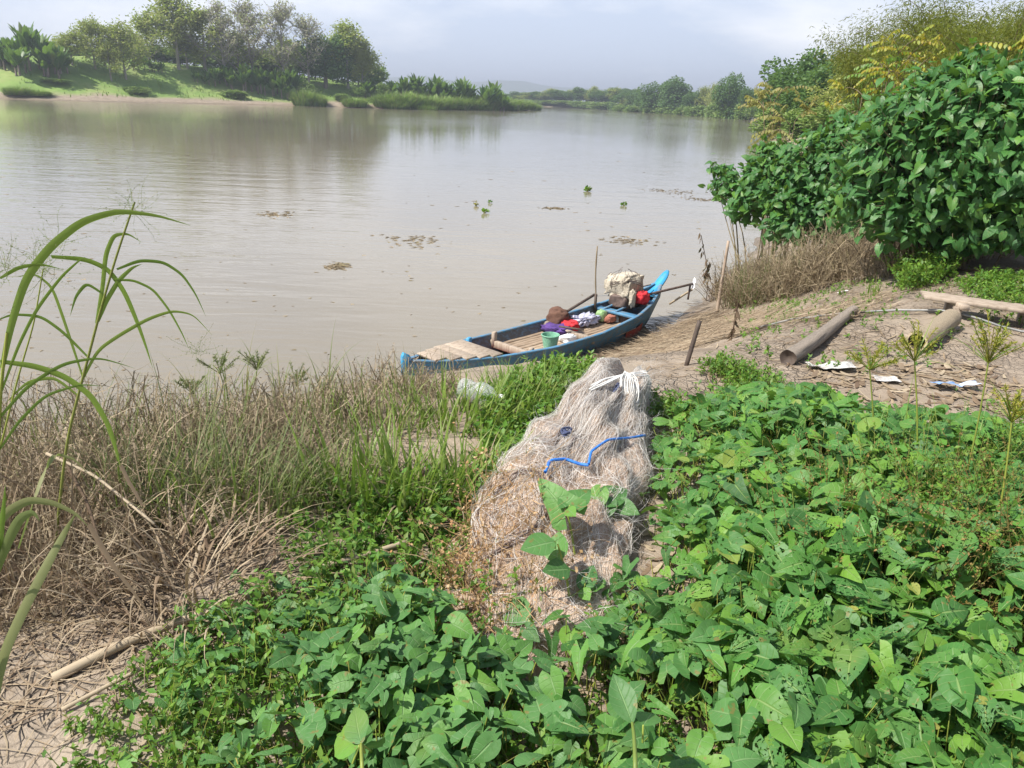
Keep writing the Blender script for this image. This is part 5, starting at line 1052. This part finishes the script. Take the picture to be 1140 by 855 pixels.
for j in range(16):
    q = np.linspace(0, 1, 16); wq = U(.025, .07); lq = U(.13, .20); e = unit(np.array([.06, -.6, -.75])); P = kn+e*(lq*np.sin(q*math.pi))[:, None]+np.array([1, 0, 0])*((q-.5)*2*wq*np.sin(q*math.pi)**.5*1.0+U(0, .04))[:, None]+np.array([0, -.02, .03])*U(.3, 1.5)
    m_ = MB(); tubes(m_, P, .0022, 5); m_.build('cord_loop', M_cord, net)
# withered vine over the lower half of the net
wv_ = thing('withered_vine', 'orange brown withered vine with papery leaves crawling over the lower net', 'dead plant', SPG[1]); mb = MB(); lf = MB()
n = 420; B = netsurf(U(.0, .42, n), U(.1, 1.9, n), .01); P1 = tangle(mb, B, U(.1, .34, n), .0014, 8, .12, 1.0)
ng = 260; G0 = on_ground(np.stack([U(-.62, -.12, ng), U(2.05, 2.75, ng), np.zeros(ng)], -1), .02); gp = np.array([at(px, py, 1.8) for px, py in ((480, 700), (470, 640), (500, 600), (545, 590), (560, 690))]); m_ = inpoly(G0[:, 0], G0[:, 1], gp)
G0 = G0[m_]; P2 = tangle(mb, G0, U(.1, .3, len(G0)), .0014, 8, .4, .9)
mb.build('runners', G['tan'], wv_); Q = np.concatenate([P1[:, 2:].reshape(-1, 3), P2[:, 2:].reshape(-1, 3)]); Q = Q[vnoise(Q[:, 0], Q[:, 1], .11, 41)+.5 > U(.25, .75, len(Q))]; k = rng.choice(len(Q), 3000); rhombs(lf, Q[k]+rng.normal(0, .004, (3000, 3)), rdir(3000), rdir(3000, .8), U(.005, .016, 3000), .8); lf.build('papery_leaves', G['tan'], wv_)

# ------------------------------------------------------------ single plants placed one by one
def px_leafy(name, label, cat, items, stems, mat='creeper_smooth', group=None):
    """items: (base px,py, tip px,py, depth, shape, asp[, tilt]); stems: lists of (px,py,depth)"""
    f = stems[0][0]; foot = atY(f[0], f[1], f[2]); g = float(land(foot[0], foot[1])); t = thing(name, label, cat, (foot[0], foot[1], g), group); st = MB(); lf = MB()
    for i, sm in enumerate(stems):
        P = np.array([atY(*q) for q in sm]);
        if i == 0: P = np.concatenate([[[P[0, 0], P[0, 1], g-.02]], P])
        u = np.linspace(0, len(P)-1, len(P)*4); P = np.stack([np.interp(u, range(len(P)), P[:, j]) for j in range(3)], -1)
        for _ in range(2): P[1:-1] = (P[:-2]+2*P[1:-1]+P[2:])/4
        tubes(st, P, (.0048 if i == 0 else .0026)*np.linspace(1.2, .7, len(P)), 6)
    for it in items:
        bx, by, tx, ty, dp, sh, asp = it[:7]; tilt = it[7] if len(it) > 7 else .085*(1 if ty < by else -.6)
        a = atY(bx, by, dp); b = atY(tx, ty, dp+tilt); L = np.linalg.norm(b-a); leaves(lf, [a], [b-a], [unit(np.array([rng.normal(-.25, .1), -.55, .8]))], L, sh, asp, U(.1, .3), U(.1, .35), .015)
        tubes(st, np.stack([a-[0, 0, .03]+rng.normal(0, .01, 3), a, a+(b-a)*.02]), .0022, 4)
    st.build('stem', G['stem'], t); lf.build('leaves', G[mat], t); return t
px_leafy('creeper_shoot', 'upright creeper shoot with big green leaves rising in front of the net', 'plant',
  [(628, 566, 598, 530, 2.35, ARROW, 1.15), (634, 563, 658, 543, 2.35, HEART, .95), (632, 566, 640, 574, 2.33, OVATE, 1.3)], [[(640, 690, 2.25), (643, 640, 2.3), (636, 590, 2.33), (630, 566, 2.35)]])
px_leafy('creeper_shoot', 'shoot with two broad oval leaves facing the view over the lower net', 'plant',
  [(618, 603, 580, 610, 2.15, OVATE, 1.15), (620, 628, 620, 590, 2.15, OVATE, 1.25), (634, 634, 606, 634, 2.12, OVATE, 1.2), (652, 650, 660, 625, 2.15, HEART, .8), (660, 655, 672, 640, 2.15, HEART, .8), (648, 655, 656, 668, 2.13, OVATE, 1.3)], [[(634, 700, 2.08), (634, 660, 2.12), (628, 630, 2.14), (621, 606, 2.15)], [(634, 665, 2.12), (650, 655, 2.14), (652, 648, 2.15)]])
px_leafy('creeper_shoot', 'short shoot with one pointed leaf over the bottom of the net', 'plant', [(590, 690, 556, 670, 2.02, OVATE, 1.2), (586, 700, 600, 714, 1.98, HEART, .9)], [[(592, 720, 1.95), (590, 705, 1.98), (589, 690, 2.02)]])
px_leafy('creeper_shoot', 'leafy shoot with curled leaves at the right edge of the net', 'plant', [(668, 548, 656, 574, 2.6, HEART, .9), (676, 556, 700, 540, 2.6, HEART, .9), (690, 562, 712, 572, 2.6, HEART, .9), (680, 560, 672, 580, 2.58, HEART, .8)], [[(690, 620, 2.5), (686, 590, 2.55), (680, 560, 2.6)], [(684, 585, 2.56), (668, 560, 2.6)]])
px_leafy('creeper_shoot', 'tall pointed leafed shoot at the left border of the leaf field', 'plant', [(222, 705, 240, 664, 1.95, HEART, .8), (222, 712, 205, 692, 1.95, OVATE, .9), (215, 715, 187, 727, 1.95, HEART, .8), (205, 696, 203, 668, 1.98, LANCE, 1.6), (212, 696, 224, 668, 1.98, LANCE, 1.6), (240, 712, 262, 698, 1.95, OVATE, 1.1)], [[(226, 760, 1.9), (222, 730, 1.93), (220, 705, 1.95)]])
px_leafy('creeper_shoot', 'small shoot standing beside the stick on the bare mud strip', 'plant', [(268, 658, 262, 638, 2.2, HEART, .9), (268, 660, 246, 656, 2.2, OVATE, 1.1), (345, 640, 330, 632, 2.3, OVATE, 1.1), (346, 625, 360, 612, 2.3, OVATE, 1.2), (344, 655, 328, 660, 2.3, HEART, .9)], [[(350, 690, 2.15), (346, 650, 2.25), (348, 610, 2.3)], [(270, 680, 2.1), (268, 655, 2.2)]])
px_leafy('creeper_shoot', 'bright yellow green shoot with fresh narrow leaves near the lower left', 'plant', [(402, 828, 392, 784, 1.12, OVATE, .9), (400, 830, 370, 816, 1.12, OVATE, .9), (404, 830, 412, 806, 1.12, LANCE, 1.3), (402, 832, 424, 826, 1.12, OVATE, .8)], [[(404, 880, 1.05), (403, 850, 1.1), (402, 828, 1.12)]])
px_leafy('creeper_shoot', 'long bright green pointed leaf standing up near the bottom middle', 'plant', [(704, 805, 682, 748, 1.25, LANCE, 1.9), (716, 808, 728, 786, 1.25, OVATE, .9)], [[(708, 860, 1.1), (706, 820, 1.2), (704, 805, 1.25)]])

# umbrella sedges at the right
def sedge(px, ptop, pfoot, depth, label, nray=13, rl=.15, bracts=5, mat='weedgold', bm='grass'):
    top = atY(px, ptop, depth); foot = atY(pfoot[0], pfoot[1], depth-.05); foot[2] = float(land(foot[0], foot[1])); t = thing('umbrella_sedge', label, 'sedge', foot, 'umbrella sedges among the leaves')
    st = MB(); s = np.linspace(0, 1, 9)[:, None]; tubes(st, foot+(top-foot)*s+np.array([.015, 0, 0])*np.sin(s*3.1), .0038*(1.2-.5*s[:, 0]), 6); st.build('stem', G['stem'], t)
    rays = MB(); az = U(0, 6.28, nray); th0 = U(.1, 1., nray); P = blades(MB(), np.repeat(top[None], nray, 0), az, rl*U(.6, 1.25, nray), th0, U(.0, .35, nray), .002, 7, 0)
    tubes(rays, P, .0017, 4); m = 520; k = rng.choice(nray, m); q = U(.45, 1, m); Q = np.stack([[np.interp(q[i], np.linspace(0, 1, 7), P[k[i], :, c]) for i in range(m)] for c in range(3)], -1)
    d = unit(P[k, -1]-P[k, -3]+rdir(m)*.05); rhombs(rays, Q, unit(d+rdir(m)*.42), rdir(m), U(.012, .024, m), .2); rays.build('spikelets', G[mat], t)
    br = MB(); az = U(0, 6.28, bracts); blades(br, np.repeat(top[None], bracts, 0), az, U(.12, .30, bracts), U(.5, 1.3, bracts), U(.5, 1.2, bracts), .004, 9, .3); br.build('bracts', G[bm], t)
    bl = MB(); az = U(0, 6.28, 9); blades(bl, np.repeat(foot[None], 9, 0)+rng.normal(0, .02, (9, 3))*[1, 1, 0], az, U(.3, .55, 9), U(.1, .6, 9), U(.5, 1.4, 9), .0042, 10, .3); bl.build('blades', G[bm], t)
G['weedgold'] = leafmat('sedge_spikelet', [(.30, .30, .04), (.42, .38, .06), (.22, .28, .03), (.40, .30, .06)], transl=.3, rough=.6)
sedge(968, 412, (980, 500), 3.1, 'left one of the tall umbrella sedges standing before the fallen log')
sedge(1018, 402, (1020, 560), 2.9, 'tall umbrella sedge standing before the hollow trunk', 15)
sedge(1100, 404, (1066, 560), 2.75, 'largest umbrella sedge, leaning right in front of the plank', 18, .16)
sedge(1126, 470, (1120, 560), 2.4, 'short golden umbrella sedge at the right edge among the leaves', 16, .12)
for px, pt, pf, dp, lb in ((286, 398, (280, 520), 4.4, 'thin dry umbrella sedge above the brush left of the boat'), (330, 415, (322, 520), 4.6, 'small dull umbrella sedge left of the boat bow'), (245, 402, (255, 510), 4.3, 'dull umbrella sedge over the water in the left brush'), (215, 425, (225, 520), 4.0, 'low dull umbrella sedge in the left brush'), (362, 432, (368, 520), 4.6, 'faint little umbrella sedge between the left brush and the boat')):
    sedge(px, pt+14, pf, dp, lb, 10, .13, 6, 'grassdull', 'grassdull')

# tall foreground grass at the left edge: blades drawn leaf by leaf
def ptube(t, name, pts, r, mat):
    P = np.array([atY(*p) for p in pts]); u = np.linspace(0, len(P)-1, len(P)*5); P = np.stack([np.interp(u, range(len(P)), P[:, j]) for j in range(3)], -1)
    for _ in range(3): P[1:-1] = (P[:-2]+2*P[1:-1]+P[2:])/4
    m_ = MB(); tubes(m_, P, r*np.linspace(1.1, .6, len(P)), 6); m_.build(name, mat, t); return P
def pblade(t, pts, w_, mat, prof=(.6, .9, 1, 1, .9, .7, .4, .03), fold=.35, ddep=0., name='blade'):
    P = np.array([atY(p[0], p[1], p[2] if len(p) > 2 else 2.0) for p in pts]); u = np.linspace(0, len(P)-1, len(P)*6); P = np.stack([np.interp(u, range(len(P)), P[:, j]) for j in range(3)], -1)
    for _ in range(5): P[1:-1] = (P[:-2]+2*P[1:-1]+P[2:])/4
    w_ = w_*.85; W_ = np.interp(np.linspace(0, 1, len(P)), np.linspace(0, 1, len(prof)), prof)*w_; m_ = MB(); T = unit(np.gradient(P, axis=0)); view = unit(P-[0, 0, H]); side = unit(np.cross(T, unit(view+[.5, .3, .5])))
    ribbons(m_, P[None], W_[None], U(0, .75, 1), side[None], fold); return m_.build(name, G[mat], t)
D1 = 2.0
f1 = atY(-10, 640, D1); tgz = thing('tall_grass', 'tall green cane grass with long arching blades at the left edge', 'grass plant', (f1[0], f1[1], float(land(f1[0], f1[1]))), 'tall grasses at the left edge')
ptube(tgz, 'stalk', [(-12, 700, D1), (-4, 560, D1), (0, 440, D1), (8, 370, D1)], .006, G['stem'])
pblade(tgz, [(2, 410), (12, 360), (28, 310), (55, 275), (90, 247), (130, 235), (175, 240), (212, 251)], .0125, 'grass')
pblade(tgz, [(0, 403), (38, 408), (72, 420), (101, 441), (120, 473), (130, 505), (134, 520)], .0125, 'grass')
pblade(tgz, [(134, 518), (142, 535), (152, 552), (158, 563)], .008, 'dry', (1, 1, .9, .6))
pblade(tgz, [(0, 440), (20, 385), (40, 345), (68, 308), (88, 290), (95, 286)], .005, 'grass')
pblade(tgz, [(-5, 470), (30, 430), (70, 405), (110, 398), (150, 410)], .006, 'grass')
pblade(tgz, [(0, 310), (20, 298), (44, 294), (70, 300)], .006, 'grass')
pblade(tgz, [(0, 500), (20, 470), (50, 440), (90, 428), (115, 430)], .005, 'grass')
f1 = atY(66, 600, 2.3); tg2 = thing('tall_grass', 'slender flowering grass rising over the water right of the cane grass', 'grass plant', (f1[0], f1[1], float(land(f1[0], f1[1]))), 'tall grasses at the left edge')
Dp = 2.3
ptube(tg2, 'stalk', [(60, 620, Dp), (74, 490, Dp), (95, 410, Dp), (112, 345, Dp), (128, 290, Dp), (143, 245, Dp), (150, 225, Dp)], .0045, G['stem'])
pblade(tg2, [(57, 286, Dp), (95, 289, Dp), (120, 300, Dp), (138, 325, Dp), (152, 358, Dp), (162, 385, Dp), (170, 410, Dp)], .0105, 'grass')
pblade(tg2, [(107, 360, Dp), (114, 320, Dp), (117, 284, Dp), (126, 262, Dp), (142, 260, Dp), (158, 270, Dp)], .008, 'grass')
pblade(tg2, [(109, 358, Dp), (118, 335, Dp), (132, 312, Dp), (147, 298, Dp), (158, 294, Dp)], .008, 'grass')
pblade(tg2, [(126, 312, Dp), (148, 312, Dp), (170, 322, Dp), (188, 345, Dp), (203, 372, Dp), (210, 388, Dp)], .0055, 'grass')
pblade(tg2, [(88, 430, Dp), (108, 390, Dp), (135, 372, Dp), (165, 355, Dp), (192, 346, Dp), (215, 350, Dp), (236, 373, Dp)], .0065, 'grass')
pblade(tg2, [(130, 300, Dp), (155, 290, Dp), (182, 292, Dp), (203, 306, Dp), (218, 328, Dp), (229, 352, Dp)], .0065, 'grass')
pblade(tg2, [(100, 400, Dp), (70, 370, Dp), (45, 352, Dp), (12, 350, Dp), (-10, 360, Dp)], .007, 'grass')
pblade(tg2, [(92, 420, Dp), (72, 360, Dp), (58, 320, Dp), (40, 305, Dp), (18, 308, Dp)], .006, 'grass')
pblade(tg2, [(118, 330, Dp), (96, 315, Dp), (84, 330, Dp), (78, 352, Dp)], .006, 'grass')
pblade(tg2, [(86, 440, Dp), (60, 420, Dp), (30, 425, Dp), (5, 450, Dp)], .007, 'grass')
ptube(tg2, 'stalk', [(0, 500, Dp), (20, 420, Dp), (38, 360, Dp), (48, 300, Dp)], .003, G['stem'])
f1 = atY(-30, 800, 1.35); tg3 = thing('tall_grass', 'coarse grass with broad folded blades at the lower left edge', 'grass plant', (f1[0], f1[1], float(land(f1[0], f1[1]))), 'tall grasses at the left edge')
Dq = 1.45
pblade(tg3, [(-60, 760, Dq), (-30, 640, Dq), (0, 575, Dq), (30, 557, Dq), (58, 560, Dq), (84, 572, Dq), (98, 586, Dq)], .0115, 'grassdull')
pblade(tg3, [(98, 584, Dq), (110, 605, Dq), (128, 635, Dq), (150, 662, Dq), (170, 690, Dq)], .009, 'dry', (.8, 1, .8, .5, .2))
pblade(tg3, [(-20, 860, 1.3), (0, 735, 1.35), (25, 680, 1.4), (50, 632, 1.45), (72, 592, 1.5), (84, 572, 1.5)], .0125, 'grassdull', (.7, 1, 1, .95, .6, .1))
pblade(tg3, [(-30, 700, 1.4), (0, 620, 1.4), (20, 578, 1.4), (36, 570, 1.4), (44, 580, 1.4)], .012, 'grassdull')
pblade(tg3, [(-30, 760, 1.4), (-6, 640, 1.4), (2, 580, 1.4), (6, 540, 1.4)], .009, 'grass')
pblade(tg3, [(20, 610, 1.6), (36, 560, 1.8), (50, 520, 1.9), (62, 505, 2), (84, 512, 2), (100, 530, 2)], .008, 'grassdull')
ptube(tg3, 'stalk', [(-20, 900, 1.3), (-8, 700, 1.35), (-2, 600, 1.4)], .006, G['stem'])
# airy panicles
def panicle(parent, px, py, dp, n, L):
    m_ = MB(); c = atY(px, py, dp); B = np.repeat(c[None], n, 0)+rng.normal(0, .01, (n, 3)); P = tangle(m_, B, U(.4, 1, n)*L, .0006, 7, .5, .45); rhombs(m_, P[:, 2:].reshape(-1, 3), rdir(n*5), rdir(n*5), .006, .4); m_.build('panicle', G['grassdull'], parent)
panicle(tg2, 147, 236, Dp, 30, .14); panicle(tg2, 48, 298, Dp, 45, .20); panicle(tgz, 10, 300, D1, 35, .16); panicle(tg2, 222, 392, Dp+.3, 26, .12); panicle(tg2, 62, 270, Dp, 24, .12)

# sticks and dead stalks lying on the mud
def stick(label, pts, r, mat='dry', name='stick', lift=.015):
    P = []
    for p in pts: g = ground_at(p[0], p[1]); g[2] += (p[2] if len(p) > 2 else 0)+lift; P.append(g)
    P = np.array(P); u = np.linspace(0, len(P)-1, len(P)*5); P = np.stack([np.interp(u, range(len(P)), P[:, j]) for j in range(3)], -1); P[1:-1] = (P[:-2]+2*P[1:-1]+P[2:])/4
    m_ = MB(); tubes(m_, P, r*np.linspace(1, .75, len(P)), 7, rnd=[.8], cap=True); one(name, m_, G[mat], label, 'stick', P[0])
stick('pale dry stalk lying on the mud between the bare strip and the net', [(355, 645, .03), (400, 632, .03), (452, 618, .04)], .012)
stick('flattened pale stalk running from the lower left mud to the leaf field', [(60, 760), (130, 728, .01), (185, 708, .02), (300, 668, .02)], .016)
stick('thin dry stalk across the lower left mud, left of the leaves', [(70, 795), (120, 772, .01), (180, 745, .02)], .007)
stick('pale bare twig crossing the dry brush at the left', [(70, 600, .30), (120, 612, .25), (180, 640, .15)], .006, lift=.05)
stick('dark bent stalk in the dry brush at the left', [(85, 600, .30), (110, 630, .2), (130, 680, .05)], .006, 'drydark', lift=.05)
stick('long thin twig at the right of the log toward the bush', [(885, 358, .05), (940, 345, .03), (1010, 330, .05)], .009)
stick('dark twig lying on the mud under the tall bush', [(1065, 302), (1110, 306, .03), (1150, 300, .02)], .012, 'drydark')

# floating plants and debris
def hyacinth(px, py, r, n, label, mat='weed'):
    c = at(px, py, 0.0); t_ = MB(); az = U(0, 6.28, n); th = U(.3, 1.3, n); d = np.stack([np.sin(th)*np.cos(az), np.sin(th)*np.sin(az), np.cos(th)], -1)
    B = c+d*r*U(.1, .6, (n, 1))+[0, 0, .01]; leaves(t_, B, d, rdir(n, 1.), r*U(.5, .9, n), OVATE, 1.3, .2, .3, .02, ucols=(-1, 0, 1)); t_tube = MB(); th_ = thing('floating_plant', label, 'water plant', c, 'floating plants on the river')
    t_.build('leaves', G[mat], th_); tubes(t_tube, np.stack([np.repeat(c[None]-[0, 0, .03], n, 0), B], 1), r*.04, 4); t_tube.build('stalks', G['stem'], th_)
hyacinth(654, 213, .20, 18, 'largest floating green water plant in the middle of the river')
hyacinth(695, 229, .13, 12, 'small floating water plant below and right of the largest one')
hyacinth(530, 229, .13, 12, 'small floating water plant left of the middle of the river', 'drab')
hyacinth(545, 226, .09, 10, 'tiny floating water plant beside the left small one')
hyacinth(539, 237, .14, 12, 'small floating water plant nearest the boat on the left side')
mb = MB(); n = 330; pxs = U(-60, 860, n); pys = 170+U(0, 1, n)**1.2*270; B = np.array([at(a, b, .006) for a, b in zip(pxs, pys)]); k = land(B[:, 0], B[:, 1]) < -.02; B = B[k]; n = len(B); a = U(0, 6.28, n); rhombs(mb, B, np.stack([np.cos(a), np.sin(a), 0*a], -1), np.tile([0, 0, 1.], (n, 1)), U(.03, .22, n)*(B[:, 1]/14), U(.1, .5, n))
tag(mb.build('floating_debris', G['drygrey']), None, None, kind='stuff')
for px, py, rx, ry in ((457, 268, 1.0, .25), (695, 268, .8, .2), (745, 213, 1.5, .3), (615, 232, .5, .1), (303, 239, .7, .15), (372, 296, .3, .1), (780, 222, .9, .2)):
    mb = MB(); c = at(px, py, 0.); n = 90; B = c+rng.normal(0, 1, (n, 3))*[rx*.4, ry*1.6, .006]; B[:, 2] = U(.003, .02, n); a = rng.normal(.2, .7, n); rhombs(mb, B, np.stack([np.cos(a), np.sin(a), 0*a], -1), np.tile([0, 0, 1.], (n, 1)), U(.05, .3, n), .25)
    tag(mb.build('floating_debris', G['drygrey']), None, None, kind='stuff')
